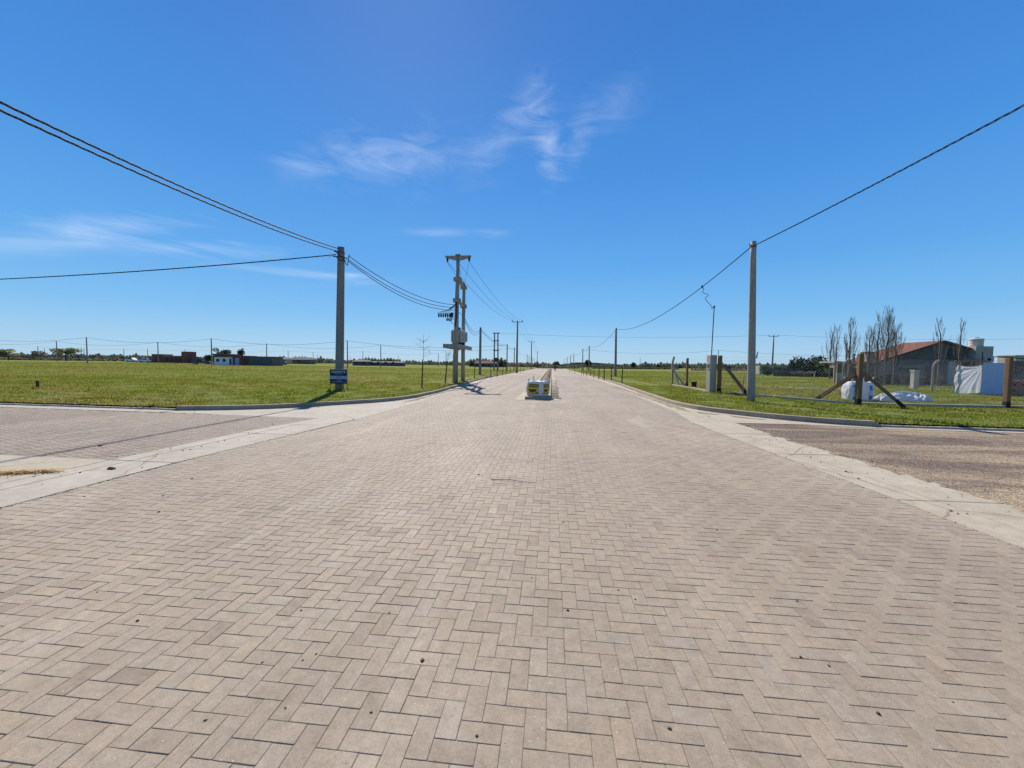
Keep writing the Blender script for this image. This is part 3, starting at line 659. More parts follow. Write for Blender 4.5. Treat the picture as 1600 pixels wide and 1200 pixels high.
# straw-strewn soil in the gutters by the kerb
def blotch(pts, z, mat, name, n=26, seed=1):
    r = random.Random(seed); b = MB()
    for (x, y, rx, ry, rot) in pts:
        c_, s_ = math.cos(rot), math.sin(rot); vs = [(x, y, z + .012)]; ph = r.uniform(0, 6)
        for k in range(n):
            t = 2 * math.pi * k / n; q = .72 + .22 * math.sin(3 * t + ph) + .16 * math.sin(7 * t + 2 * ph) + r.uniform(-.10, .10)
            u, v = rx * q * math.cos(t), ry * q * math.sin(t); vs.append((x + u * c_ - v * s_, y + u * s_ + v * c_, z))
        b.add(vs, [(0, k + 1, (k + 1) % n + 1) for k in range(n)])
    return b.build(name, mat, kind='stuff')
pts = [(-6.42 - .008 * max(0, y - 20), y, random.uniform(.18, .32), random.uniform(.7, 1.5), 0) for y in np.arange(17.6, 31, 1.25)]
pts += [(5.16, y, random.uniform(.16, .30), random.uniform(.6, 1.3), 0.02) for y in np.arange(15.8, 34, 1.3)] + [(5.6, 14.6, .5, .2, 2.2), (6.5, 13.6, .7, .16, 2.3)]
blotch(pts, 0.009, M_SOIL, 'soil_drift', seed=4)
pts = [(5.68 - .012 * (y - 4) + random.gauss(.05, .05), y, random.uniform(.06, .17), random.uniform(.15, .55), random.uniform(-.3, .3)) for y in np.arange(4.3, 12.2, .42)]
blotch(pts, 0.0135, M_GRAVEL, 'gravel_spill', seed=9)

# ------------------------------------------------------------------ median island
isl = owner('median_island')
x0, x1, yn = ISL
st = [18.45, 20.2, 21.8, 23.4, 25.0, 26.6, 28.2, 30, 32, 34, 37, 40, 44, 48, 54, 62, 72, 90, 120, ROAD_END]
xl = lambda y: -1.80 + min(max(y - 19, 0), 30) * 0.006; xr = lambda y: 0.40
slab_strip(isl, [(xl(y), y) for y in st], [(-1.30, y) for y in st], 2, 0.012, M_GUTTER_TAN)
slab_strip(isl, [(-0.03, y) for y in st], [(xr(y), y) for y in st], 2, 0.012, M_GUTTER_TAN)
slab_strip(isl, [(-1.29, 18.45), (-0.04, 18.45)], [(-1.29, 18.75), (-0.04, 18.75)], 2, 0.011, M_GUTTER_TAN)
kb = MB()
kb.cbox(-1.30, -1.16, 18.78, ROAD_END, -.02, .15, .02); kb.cbox(-0.17, -0.03, 18.78, ROAD_END, -.02, .15, .02); kb.cbox(-1.16, -0.17, 18.78, 18.93, -.02, .149, .02)
kb.build('kerb', M_KERB, isl)
MB().box(-1.16, -0.17, 18.93, 20.9, 0.0, 0.135).build('slab', M_GUTTER, isl)
# heaped soil between the island kerbs
b = MB(); ny, nx = 170, 7; vs = []
for i in range(ny):
    y = 20.9 + (ROAD_END - 20.9) * (i / (ny - 1)) ** 1.5
    for j in range(nx):
        u = j / (nx - 1); vs.append((-1.16 + .99 * u, y, .11 + (.26 * math.sin(math.pi * u) * (.6 + .8 * random.random()) if 0 < j < nx - 1 else 0)))
b.add(vs, [(i * nx + j, i * nx + j + 1, (i + 1) * nx + j + 1, (i + 1) * nx + j) for i in range(ny - 1) for j in range(nx - 1)])
b.build('soil', M_SOIL, isl, kind='stuff')
def rocks(name, spots, mat, parent=None):
    """lumps: each a squashed octahedron-like stone"""
    V = []; Q = []; base = np.array([(1, 0, 0), (0.6, .7, 0), (-.3, .9, 0), (-1, .1, 0), (-.5, -.8, 0), (.5, -.85, 0)]); o = 0
    for (x, y, z, r_) in spots:
        a = random.uniform(0, 6.28); c_, s_ = math.cos(a), math.sin(a); sx, sy, sz = (r_ * random.uniform(.7, 1.3) for _ in range(3))
        P = [(x + (p[0] * c_ - p[1] * s_) * sx, y + (p[0] * s_ + p[1] * c_) * sy, z) for p in base]
        P += [(x + (p[0] * c_ - p[1] * s_) * sx * .65, y + (p[0] * s_ + p[1] * c_) * sy * .65, z + sz * .6) for p in base] + [(x, y, z + sz * .72)]
        V += P; fs = [(o + i, o + (i + 1) % 6, o + 6 + (i + 1) % 6, o + 6 + i) for i in range(6)] + [(o + 6 + i, o + 6 + (i + 1) % 6, o + 12, o + 12) for i in range(6)]
        Q += fs; o += 13
    b = MB(); b.v = V; b.f = [f if f[2] != f[3] else f[:3] for f in Q]; b.m = [0] * len(b.f)
    return b.build(name, mat, parent, kind='stuff')
rocks('rubble', [(random.uniform(-1.1, -.2), 20.9 + 60 * random.random() ** 1.7, .26, random.uniform(.04, .14)) for _ in range(420)], M_STONE, isl)
rocks('soil_clods', [(random.choice((random.gauss(.40, .05), random.uniform(0, .4), random.gauss(-.02, .03))), 18.8 + 40 * random.random() ** 1.5, .012, random.uniform(.012, .045)) for _ in range(80)], M_CLOD, isl)
# dark strips standing in for joint shadows and dirt across the right apron
for k, y in enumerate((19.6, 20.3, 20.9, 21.7, 22.4, 23.0, 23.9, 24.8, 25.6, 26.6, 27.8, 29.0, 30.6, 32.5, 35, 38, 42)):
    MB().box(-.02, .40 + random.uniform(-.05, .14), -.03, .03, 0.013, 0.04).build('shade_dirt_strip', M_STAKE, isl, (0, y, 0), rz=random.uniform(-.06, .06))

# ------------------------------------------------------------------ grass, weeds, litter
def tufts(name, X, Y, h, mat, blades=3, zf=None, wd=0.012, spread=0.05, parent=None):
    n = len(X); Zb = (np.vectorize(terr)(X, Y) + GZ - .01) if zf is None else zf
    V = np.zeros((n, blades, 3, 3)); r = np.random.default_rng(len(X))
    for k in range(blades):
        bx = X + r.normal(0, spread, n); by = Y + r.normal(0, spread, n); a = r.uniform(0, 6.28, n); lean = r.uniform(.1, .9, n); hh = h * r.uniform(.5, 1.25, n)
        ca, sa = np.cos(a), np.sin(a); w_ = wd * r.uniform(.6, 1.4, n) * (1 + h * 2)
        V[:, k, 0] = np.stack([bx - sa * w_, by + ca * w_, Zb], 1); V[:, k, 1] = np.stack([bx + sa * w_, by - ca * w_, Zb], 1)
        V[:, k, 2] = np.stack([bx + ca * lean * hh, by + sa * lean * hh, Zb + hh], 1)
    t = np.repeat(r.uniform(0, 1, n), blades)
    return npmesh(name, V.reshape(-1, 3), np.arange(n * blades * 3).reshape(-1, 3), mat, parent, t, kind='stuff')
lpoly = offset(LK, 0.16) + [(-8.1, 600), (-420, 600)]; rpoly = offset(RK, 0.16) + [(420, 600), (6.4, 600)]
def scatter(poly, xa, xb, ya, yb, n):
    X = rng.uniform(xa, xb, n); Y = rng.uniform(ya, yb, n); k = inside(poly, X, Y); return X[k], Y[k]
def patchy(X, Y, thr=0.0):
    v = np.sin(X * .9 + 1.7 * np.sin(Y * .41)) + np.sin(Y * 1.1 + 1.3 * np.sin(X * .53 + 1)) + .7 * np.sin(X * 2.7 - Y * 1.9); return v > thr
Xs, Ys, Hs = [], [], []
for poly, xa, xb in ((lpoly, -52, -6), (rpoly, 5, 40)):
    X, Y = scatter(poly, xa, xb, 11.5, 32, 78000); Xs.append(X); Ys.append(Y); Hs.append(np.full(len(X), .055))
    X, Y = scatter(poly, xa, xb, 11.5, 36, 34000); k = patchy(X, Y, .6); Xs.append(X[k]); Ys.append(Y[k]); Hs.append(np.full(k.sum(), .10))
    X, Y = scatter(poly, xa * 1.8, xb * 1.8, 28, 62, 44000); Xs.append(X); Ys.append(Y); Hs.append(np.full(len(X), .10))
for poly, xa, xb in ((lpoly, -150, -6), (rpoly, 5, 120)):
    X, Y = scatter(poly, xa, xb, 55, 125, 45000); Xs.append(X); Ys.append(Y); Hs.append(np.full(len(X), .16))
tufts('grass', np.concatenate(Xs), np.concatenate(Ys), np.concatenate(Hs), M_BLADE, 3, wd=.014)
# ragged fringe hanging over the kerb backs
fr = []
for pl in (LK, RK):
    q = resample([p for p in offset(pl, .17) if abs(p[0]) < 40 and p[1] < 70], .05); fr += [p for p in q if random.random() < .75]
fr = np.array(fr); tufts('grass', fr[:, 0] + rng.normal(0, .03, len(fr)), fr[:, 1] + rng.normal(0, .03, len(fr)), rng.uniform(.04, .12, len(fr)), M_BLADE, 4, zf=np.full(len(fr), GZ), wd=.010)
dk_ = []
for pl in (LK, RK):
    q = resample([p for p in offset(pl, .17) if abs(p[0]) < 40 and p[1] < 70], .03); dk_ += [(p[0] + (-1 if p[0] < 0 else 1) * (0 if p[1] < 13 and abs(p[0]) > 9 else 1) * abs(random.gauss(0, .5)), p[1] + (abs(random.gauss(0, .45)) if p[1] < 16 else 0)) for p in q]
dk_ = np.array(dk_); dk_ = dk_[inside(lpoly, dk_[:, 0], dk_[:, 1]) | inside(rpoly, dk_[:, 0], dk_[:, 1])]
tufts('dry_grass', dk_[:, 0], dk_[:, 1], rng.uniform(.02, .08, len(dk_)), M_DRY, 3, wd=.012)
# dry weeds on the island soil
yy = 21 + 120 * rng.random(2600) ** 1.6
tufts('dry_weeds', rng.uniform(-1.1, -.22, 2600), yy, rng.uniform(.05, .20, 2600), M_DRY, 4, zf=np.full(2600, .24), wd=.008, parent=isl)
# broad-leaved weed clumps in the turf
wx, wy = [], []
for poly, xa, xb in ((lpoly, -34, -8), (rpoly, 6, 34)):
    X, Y = scatter(poly, xa, xb, 12, 34, 60)
    for x, y in zip(X, Y):
        m = random.randint(8, 26); wx += list(rng.normal(x, .16, m)); wy += list(rng.normal(y, .16, m))
tufts('weeds', np.array(wx), np.array(wy), rng.uniform(.05, .15, len(wx)), M_BLADE, 5, wd=.022, spread=.04)
# straw heap on the left apron
V = []; Q = []
for k in range(1700):
    t = random.random(); x = -7.55 - 1.7 * t + random.gauss(0, .08); y = 5.02 - .62 * t + random.gauss(0, .06) * (.6 + t); a = random.gauss(0.1, .55); l = random.uniform(.05, .16); z = .014 + abs(random.gauss(0, .016)) * (1 if t < .9 else .5)
    dx_, dy_ = math.cos(a) * l, math.sin(a) * l; w_ = .0035; o = len(V); zz = z + random.uniform(-.004, .02)
    V += [(x - dy_ / l * w_, y + dx_ / l * w_, z), (x + dy_ / l * w_, y - dx_ / l * w_, z), (x + dx_ + dy_ / l * w_, y + dy_ - dx_ / l * w_, zz), (x + dx_ - dy_ / l * w_, y + dy_ + dx_ / l * w_, zz)]; Q.append((o, o + 1, o + 2, o + 3))
npmesh('straw', V, Q, M_STRAW, kind='stuff')
# clods and crumbs of soil on the paving and the right gutter
cl = [(*G(x, y), 0.0, r_) for x, y, r_ in [(887, 954, .014), (660, 1032, .012), (608, 958, .009), (580, 1113, .008), (745, 1150, .009), (1251, 1027, .010), (1295, 1040, .008), (1372, 1115, .011), (966, 922, .008), (1120, 828, .014), (880, 816, .012), (1046, 1138, .010), (215, 970, .010), (248, 800, .016), (132, 776, .016), (255, 775, .014), (300, 748, .02), (157, 697, .035), (494, 1022, .007), (530, 938, .008), (410, 1035, .009), (700, 830, .010), (748, 742, .018)]]
cl += [(random.gauss(0, 2.6), random.uniform(1.5, 13), 0.0, random.uniform(.003, .009)) for _ in range(90)]
cl += [(random.uniform(4.7, 5.65), random.uniform(4.2, 11.5), .010, random.uniform(.006, .024) * random.random()) for _ in range(130)]
cl += [(-7.1 + random.gauss(0, .2), random.uniform(4, 11), .008, random.uniform(.006, .02)) for _ in range(40)] + [(*G(173, 733.5), .006, .05), (*G(177, 734), .006, .04)]
rocks('soil_crumbs', cl, M_CLOD)
# rubbly line of sand and soil where blocks meet the left gutter and the right band
rocks('joint_crumbs', [(at_y(LI, y) + random.gauss(-.0, .016), y, -.002, random.uniform(.006, .016)) for y in np.arange(2.6, 11, .016)] + [(at_y(RI, y) + random.gauss(0, .012), y, -.002, random.uniform(.005, .012)) for y in np.arange(3.6, 12, .03)], M_CLOD)
# loose stones of the gravel street
sx_ = 5.7 + 14 * rng.random(5200) ** 1.4; sy_ = rng.uniform(4.2, 11.7, 5200)
rocks('gravel', [(x, y, -.004, random.uniform(.004, .012)) for x, y in zip(sx_, sy_)], M_STONE)
rocks('gravel', [(5.7 + 14 * random.random() ** 1.3, random.uniform(4.2, 11.7), -.004, random.uniform(.004, .011)) for _ in range(3000)], M_CLOD)
b = MB(); p0 = Vector((*G(767, 750), .008)); p1 = Vector((*G(838, 755), .010)); b.tube([p0, p0.lerp(p1, .35) + Vector((.02, .03, .008)), p0.lerp(p1, .7) + Vector((0, -.02, .004)), p1], [.005, .0045, .004, .002], 6)
tag(b.build('twig', M_BARK), 'thin dry twig lying on the paving in the middle of the road', 'twig')

# ------------------------------------------------------------------ utility poles and cables
def cable_pts(P, Q, sag, n=24):
    P, Q = Vector(P), Vector(Q); return [P.lerp(Q, t / n) - Vector((0, 0, 4 * sag * (t / n) * (1 - t / n))) for t in range(n + 1)]
def cable(label, spans, r=0.02, group=None, twist=False, n=24):
    b = MB()
    for P, Q, sag in spans:
        pts = cable_pts(P, Q, sag, n)
        if not twist: b.tube(pts, r, 5, False)
        else:                              # preassembled cable: cores wound round each other
            L = (Vector(Q) - Vector(P)).length; m = int(L / .09); d = (Vector(Q) - Vector(P)).normalized(); a = d.cross(Vector((0, 0, 1))).normalized(); c_ = a.cross(d)
            pts = cable_pts(P, Q, sag, m)
            for ph in (0, 2.09, 4.19): b.tube([p + a * (r * math.cos(i * .55 + ph)) + c_ * (r * math.sin(i * .55 + ph)) for i, p in enumerate(pts)], r * .72, 4, False)
    return tag(b.build('overhead_cable', M_WIRE, smooth=True), label, 'cable', group)
def pole(label, base, top, r0, r1, mat=M_POLE, group=None, cat='utility pole', n=20):
    bx, by, bz = base; o = thing('utility_pole', label, cat, (bx, by, bz), 0, group); d = Vector(top) - Vector(base)
    m = 10; MB().tube([d * (k / m) - Vector((0, 0, .3 if k == 0 else 0)) for k in range(m + 1)], [r0 + (r1 - r0) * k / m for k in range(m + 1)], n).build('shaft', mat, o, smooth=True)
    return o
# big corner pole on the left
LP = Vector((-12.53, 21.6, GZ)); LT = Vector((-12.31, 21.6, 8.42))
lp = pole('thick grey concrete corner pole behind the navy sign, carrying cables three ways', LP, LT, .245, .195)
MB().cyl(.213, 0, 8.32, 8.335, .2, .17, 20).build('cap', M_KERB, lp)
for z in (7.75, 8.0): MB().tube([(.21 + .21 * math.cos(t), .21 * math.sin(t), z) for t in np.linspace(0, 6.28, 17)], .02, 6, False).build('band', M_DARKSTEEL, lp)
for q in (((.0, -.12, 8.02), (.0, -.36, 8.02)), ((.3, .0, 7.72), (.55, .1, 7.72)), ((-.0, 0, 7.8), (-.3, .0, 7.82))): MB().beam(*q, .05).build('bracket', M_DARKSTEEL, lp)
MB().tube([(.0, -.25, 8.1), (.14, -.27, 7.9), (.3, -.25, 7.75), (.45, -.1, 7.6), (.52, 0, 7.35), (.56, .08, 7.3), (.58, .1, 7.6), (.6, .2, 7.95)], .022, 6).tube([(-.2, -.15, 7.8), (.05, -.24, 7.7), (.3, -.22, 7.5), (.5, .05, 7.6)], .02, 6).build('jumper_cable', M_WIRE, lp)
MB().lathe([(.03, 0), (.045, .03), (.045, .13), (.03, .16)], -.42, -.08, 10).build('insulator', M_WHITEPAINT, lp, (0, 0, 7.76))
# right corner pole
RP = Vector((9.24, 18.9, GZ)); RT = Vector((9.06, 18.9, 7.43))
rp = pole('tall grey concrete corner pole on the right verge beside the wire fence', RP, RT, .175, .12, M_POLE_W)
MB().tube([(-.18 + .135 * math.cos(t), .135 * math.sin(t), 7.1) for t in np.linspace(0, 6.28, 17)], .015, 6, False).build('band', M_DARKSTEEL, rp)
MB().beam((-.24, -.06, 7.14), (-.36, -.06, 7.14), .04).beam((-.36, -.06, 7.1), (-.36, -.06, 7.25), .03).build('bracket', M_DARKSTEEL, rp)
MB().tube([(.14, 0, 2.05), (.17, 0, 2.2), (.22, .02, 2.33), (.2, .02, 2.15), (.17, 0, 2.0)], .02, 6).build('clamp', M_STEEL, rp)
# the poles along the two verges: px, py of the top, height
def rowpole(px, yt, h, side, label, r0=.16, r1=.11, group=None, Y=None):
    x, y, z, w_ = far(px, yt, h); return pole(label, (x, y, z), (x + (.05 if side < 0 else -.06), y, z + h), r0, r1, M_POLE, group, n=12), Vector((x, y, z + h))
p1, T1 = rowpole(750, 512, 7.2, -1, 'grey concrete pole on the left verge, next beyond the transformer poles', .21, .16)
p2, T2 = rowpole(792, 538, 7.2, -1, 'grey pole on the left verge, just left of the tallest T-topped pole', .18, .13)
p3, T3 = rowpole(803.3, 543, 7.2, -1, 'grey pole hugging the tallest T-topped pole on the left verge', .17, .12)
LFAR = 'last poles dwindling up the left verge'; RFAR = 'last poles dwindling up the right verge'
TL = [T1, T2, T3]
for px_, yt in ((823.5, 554), (826.5, 556), (832, 558.5), (835, 560.5)):
    TL.append(rowpole(px_, yt, 7.2, -1, 'tiny distant pole where the left verge runs out', .17, .12, LFAR)[1])
q1, U1 = rowpole(962, 513, 7.15, 1, 'grey concrete pole on the right verge, nearest of the row up the road', .19, .13)
q2, U2 = rowpole(920.5, 540.5, 7.15, 1, 'slim grey pole in front of the round dark tree on the right', .17, .12)
q3, U3 = rowpole(910.5, 545, 7.15, 1, 'slim grey pole just left of the round dark tree on the right', .17, .12)
UR = [U1, U2, U3]
for px_, yt in ((896.5, 552), (891.5, 554.5), (886.5, 557.5), (881.5, 560.5)):
    UR.append(rowpole(px_, yt, 7.15, 1, 'tiny distant pole where the right verge runs out', .17, .12, RFAR)[1])
# medium-voltage T poles
def tpole(px, yt, h, label, w=2.1, box=False):
    x, y, z, _ = far(px, yt, h); o = thing('power_pole', label, 'power pole', (x, y, z))
    MB().tube([(0, 0, -.3), (.03, 0, h * .5), (.06, 0, h)], [.24, .19, .14], 14).build('shaft', M_POLE, o, smooth=True)
    MB().hexa([(-w / 2, -.07, h - .12), (w / 2, -.07, h - .12), (w / 2, .07, h - .12), (-w / 2, .07, h - .12)], [(-w / 2 - .05, -.07, h), (w / 2 + .05, -.07, h), (w / 2 + .05, .07, h), (-w / 2 - .05, .07, h)]).build('crossarm', M_POLE, o)
    for q in (-w / 2, 0.06, w / 2): MB().lathe([(.05, h), (.09, h + .06), (.05, h + .12), (.09, h + .18), (.04, h + .30)], q, 0, 8).build('insulator', M_PORC, o)
    if box: MB().box(-.5, .5, -.45, .3, h - 7.6, h - 6.3).build('transformer', M_DARKSTEEL, o)
    return Vector((x, y, z + h + .3))
V1 = tpole(807.5, 503, 10.5, 'tallest T-topped power pole on the left verge beyond the transformer')
V2 = tpole(830, 534, 10.5, 'second T-topped power pole further up the left verge')
V3 = tpole(839.3, 550, 10.5, 'farthest T-topped power pole with a dark transformer box', 2.1, True)
V4 = tpole(1206.5, 525.5, 10.0, 'lone T-topped power pole beyond the right field, by a small pale hut', 2.4)
# transformer station on two poles
TX, TY = -8.26, 32.35; SX, SY = -8.42, 35.9
tr = thing('transformer_station', 'pole-mounted transformer on two concrete poles with a platform, left verge', 'transformer', (TX, TY, GZ))
MB().tube([(0, 0, -.3), (.11, 0, 5.5), (.23, 0, 10.8)], [.235, .19, .15], 18).build('pole', M_POLE_W, tr, smooth=True)
MB().tube([(SX - TX, SY - TY, -.3), (SX - TX + .06, SY - TY, 9.15)], [.20, .145], 18).build('pole', M_POLE_W, tr, smooth=True)
b = MB(); w_, h_ = 1.10, 10.75
b.add([(.23 - w_, -.09, h_), (.23 + w_, -.09, h_), (.23 + w_, -.09, h_ - .12), (.23 + .28, -.09, h_ - .36), (.23 - .28, -.09, h_ - .36), (.23 - w_, -.09, h_ - .12)] + [(.23 - w_, .12, h_), (.23 + w_, .12, h_), (.23 + w_, .12, h_ - .12), (.23 + .28, .12, h_ - .36), (.23 - .28, .12, h_ - .36), (.23 - w_, .12, h_ - .12)],
      [(5, 4, 3, 2, 1, 0), (6, 7, 8, 9, 10, 11)] + [(i, (i + 1) % 6, 6 + (i + 1) % 6, 6 + i) for i in range(6)])
b.box(.23 - .2, .23 + .2, -.2, .2, h_ + .002, h_ + .10).build('crossarm', M_POLE_W, tr)
for q in (-.92, .95): MB().lathe([(.05, 10.63), (.12, 10.58), (.06, 10.53), (.13, 10.48), (.06, 10.43), (.10, 10.38), (.03, 10.22)], .23 + q, 0, 10).build('insulator', M_PORC, tr)
for z, x_ in ((8.78, .19), (7.02, .15)):
    MB().cbox(x_ - .30, x_ + .30, -.28, .28, z - .16, z + .16, .03).build('collar', M_POLE_W, tr)
    e = Vector((SX - TX + .05, SY - TY, z + .04)); MB().beam((x_, .29, z), (e.x, e.y - .27, e.z), .17, .22).build('beam', M_POLE_W, tr)
    MB().cbox(e.x - .27, e.x + .27, e.y - .26, e.y + .26, e.z - .16, e.z + .16, .03).build('collar', M_POLE_W, tr)
for k in range(3): MB().lathe([(.04, 0), (.08, .05), (.04, .1), (.08, .15), (.03, .24)], -.02, 2.4 + k * .55, 8).build('insulator', M_PORC, tr, (0, 0, 8.95))
b = MB(); b.box(-.86, -.72, -.75, 4.7, 2.96, 3.30).box(.32, .46, -.75, 4.7, 2.96, 3.30).box(-.72, .32, -.749, -.60, 2.97, 3.29).box(-.72, .32, 4.55, 4.70, 3.03, 3.29)
b.build('platform_frame', M_POLE_W, tr)
b = MB()
for k in range(9): b.box(-.71, .31, .35 + k * .36, .62 + k * .36, 3.22, 3.27)
b.build('platform_grate', M_STEEL, tr)
tk = MB().cbox(-.66, .34, 1.05, 2.65, 3.55, 4.62, .05).build('transformer', M_TANKGREY, tr)
b = MB()
for k in range(9): b.box(.342, .50, 1.12 + k * .17, 1.18 + k * .17, 3.68, 4.5)
for k in range(6): b.box(-.6 + k * .16, -.54 + k * .16, .90, 1.048, 3.68, 4.5)
b.build('cooling_fins', M_TANKGREY, tk)
for k in range(3): MB().lathe([(.06, 4.62), (.10, 4.68), (.06, 4.74), (.10, 4.80), (.04, 4.95)], -.15, 1.3 + k * .5, 10).build('bushing', M_PORC, tk)
for q in (1.1, 2.35): MB().box(-.55, .25, q, q + .15, 3.301, 3.548).build('skid', M_DARKSTEEL, tr)
# low-voltage rack with fuse carriers
rk = MB(); rk.beam((-.05, -.24, 5.92), (-1.45, -.34, 5.90), .05, .05).beam((-.08, -.2, 5.35), (-.75, -.32, 5.88), .04).beam((-.1, -.2, 5.0), (-.62, -.3, 5.45), .04).beam((-.05, -.24, 5.52), (-.75, -.32, 5.50), .04); r_ = rk.build('fuse_rack', M_DARKSTEEL, tr)
b = MB()
for k in range(6): b.lathe([(.03, 5.86), (.075, 5.80), (.075, 5.62), (.03, 5.56)], -.40 - k * .19, -.30, 8)
for k in range(3): b.lathe([(.03, 5.47), (.065, 5.42), (.065, 5.28), (.03, 5.24)], -.30 - k * .17, -.29, 8)
b.lathe([(.05, 5.98), (.13, 5.92), (.13, 5.62), (.05, 5.55)], -.22, -.30, 8); b.build('fuses', M_RUBBER, r_)
b = MB()
for q in range(6): b.tube([(.1, -.12, 6.75), (-.1 - q * .1, -.3, 6.4 - .05 * q), (-.38 - q * .19, -.32, 6.0)], .016, 5)
b.tube([(.12, -.2, 6.9), (.2, -.24, 6.3), (.15, -.22, 5.5), (.05, -.22, 4.8)], .05, 6).tube([(.2, .1, 6.1), (-.05, 3.4, 6.1)], .02, 5); b.build('leads', M_WIRE, r_)
b = MB()
for q, x_ in enumerate((-.69, .23, 1.18)): b.tube([(x_, 0, 10.2), (x_ * .4 + .1, 1.4, 9.2), (-.02, 2.4 + q * .55, 9.2)], .012, 5)
b.tube([(.05, 3.7, 9.1), (.12, 3.6, 7), (.0, 2.5, 4.9)], .012, 5).build('drop_wires', M_WIRE, tr)
# H-frame station further off
x, y, z, _ = far(775, 520, 10.4); hs = thing('electrical_pylon', 'distant H-shaped two-pole electrical frame beyond the left verge', 'power frame', (x, y, z))
for q in (-.45, .45): MB().tube([(q * 1.25, 0, -.3), (q, 0, 10.3)], [.21, .16], 12).build('pole', M_POLE, hs)
for zz, ww in ((10.25, .95), (8.2, .75), (5.5, .85)): MB().box(-ww, ww, -.14, .14, zz - .14, zz + .14).build('beam', M_POLE, hs)
MB().box(-.95, .95, -.5, .5, 2.3, 2.5).build('platform', M_POLE, hs); MB().box(-.55, .55, -.4, .4, 2.5, 3.5).build('transformer', M_DARKSTEEL, hs)
HT = Vector((x, y, z + 10.3))
# --- field poles to the west
FIELD_G = 'slender poles standing in the left field'
rowA = [(-62, 525), (136.5, 527), (331, 529), (543, 532)]
rowB = [(-60, 532), (89.5, 533), (247.5, 534.6), (417, 537), (595, 539.5)]
rowC = [(60, 541), (194, 545.3), (289.5, 546), (450.5, 548), (567, 549), (685, 552)]
rowD = [(70, 544), (127.5, 543), (132, 544.5), (231, 545), (473, 555), (489.5, 550), (496, 554), (547, 555), (576, 555), (622.5, 556), (697, 551), (708, 553), (1000, 559)]
labA = {136.5: 'tallest slender pole in the left field, standing between the umbrella tree and the brick houses', 331: 'slender pole standing in front of the left end of the white-fronted house', 543: 'slender pole standing just right of the thick corner pole'}
labB = {89.5: 'slender pole standing against the umbrella-shaped tree', 247.5: 'slender pole standing in front of the far brick house', 417: 'slender pole standing in front of the right end of the white-fronted house', 595: 'slender pole in the field between the corner pole and the transformer'}
tops = {}
FAR_LAB = {60: 'small pole before the feathery pale tree on the far left', 70: 'thin far pole just left of the umbrella-shaped tree', 127.5: 'small far pole right of the umbrella tree, left of a taller near one', 194: 'small far pole just left of the white car by the pale building', 231: 'thin far pole at the left end of the brick tower house',
           289.5: 'small pole in front of the tower of the far brick house', 450.5: 'small pole beside the first low house right of the long brick house', 489.5: 'small pole just right of the second grey-roofed low house', 567: 'small pole before the grey-roofed house right of the corner pole', 685: 'small pole between the two staked saplings left of the transformer', 1000: 'small pole standing alone on the right horizon'}
for row, lab in ((rowA, labA), (rowB, labB), (rowC, {}), (rowD, {})):
    for px_, yt in row:
        x, y, z, _ = far(px_, yt, 7.4)
        if px_ in lab: pole(lab[px_], (x, y, z), (x, y, z + 7.4), .17, .12, M_POLE, FIELD_G, n=8)
        elif px_ > 0: pole(FAR_LAB.get(px_, 'small faint pole in the distance across the fields'), (x, y, z), (x, y, z + 7.4), .17, .12, M_POLE, 'small faint poles across the fields', n=8)
        tops[px_] = Vector((x, y, z + 7.3))
def run(px_list, sag, label, r=.022, extra=()):
    P = [tops[q] for q in px_list] + list(extra); cable(label, [(a, b_, sag) for a, b_ in zip(P[:-1], P[1:])], r, 'cables strung across the left field', n=14)
run([-62, 136.5, 331, 543], 1.3, 'nearest sagging cable strung on poles across the left field', .03, (T2 - Vector((0, 0, .15)),))
run([-60, 89.5, 247.5, 417, 595], 1.3, 'second sagging cable strung behind it across the left field', .028, (T3 - Vector((0, 0, .15)),))
run([60, 194, 289.5, 450.5, 567, 685], 1.0, 'faint distant cable near the tree line of the left field', .026)
# cables of the two verges
cable('upper cable from the corner pole passing overhead to the upper left', [((-12.33, 21.5, 8.30), (-10.0, -14, 8.35), 1.38)], .017, None, True)
cable('lower cable from the corner pole passing overhead to the upper left', [((-12.36, 21.4, 8.13), (-10.05, -14, 8.26), 1.39)], .017, None, True)
cable('single cable running left from the corner pole along the side street', [((-12.6, 21.55, 8.0), (-62.4, 21, 6.8), .66)], .020, None, True)
for k, (za, zb, lb) in enumerate(((8.0, 6.72, 'uppermost'), (7.78, 6.50, 'middle'), (7.70, 6.28, 'lowest'))):
    cable(f'{lb} of three cables from the corner pole to the transformer poles', [((-12.0 - .02 * k, 21.85, za), (TX + .0, TY - .2, zb), .62 + .07 * k)], .022)
cable('paired cable sagging from the transformer poles to the next left pole', [((SX + .1, SY + .2, 6.1), T1 - Vector((0, 0, .2)), .9), ((SX + .1, SY + .2, 5.9), T1 - Vector((0, 0, .35)), 1.1)], .022)
cable('cable dropping from the left verge pole on to the poles behind it', [(T1 - Vector((0, 0, .15)), T2 - Vector((0, 0, .1)), .9), (T1 - Vector((0, 0, .35)), T2 - Vector((0, 0, .3)), 1.0)], .024, n=16)
cable('low cable linking the small poles far up the left verge', [(a - Vector((0, 0, .15)), c_ - Vector((0, 0, .15)), 1.0) for a, c_ in zip(TL[1:-1], TL[2:])], .024, n=10)
tp = [Vector((TX + .23 + q, TY, GZ + 10.25)) for q in (-.92, .0, .95)]
for k, lb in enumerate(('left', 'middle', 'right')):
    off = Vector((-1.0 + k, 0, 0)); cable(f'{lb} one of three thin lines from the transformer top to the tall T poles', [(tp[k], V1 + off, 1.0), (V1 + off, V2 + off, .9), (V2 + off, V3 + off, .9)], .014, n=16)
cable('thin line crossing the sky from the H-shaped frame to the lone right T pole', [(HT, V4, .9), (V4, V4 + Vector((90, 8, .5)), 1.0)], .022, n=20)
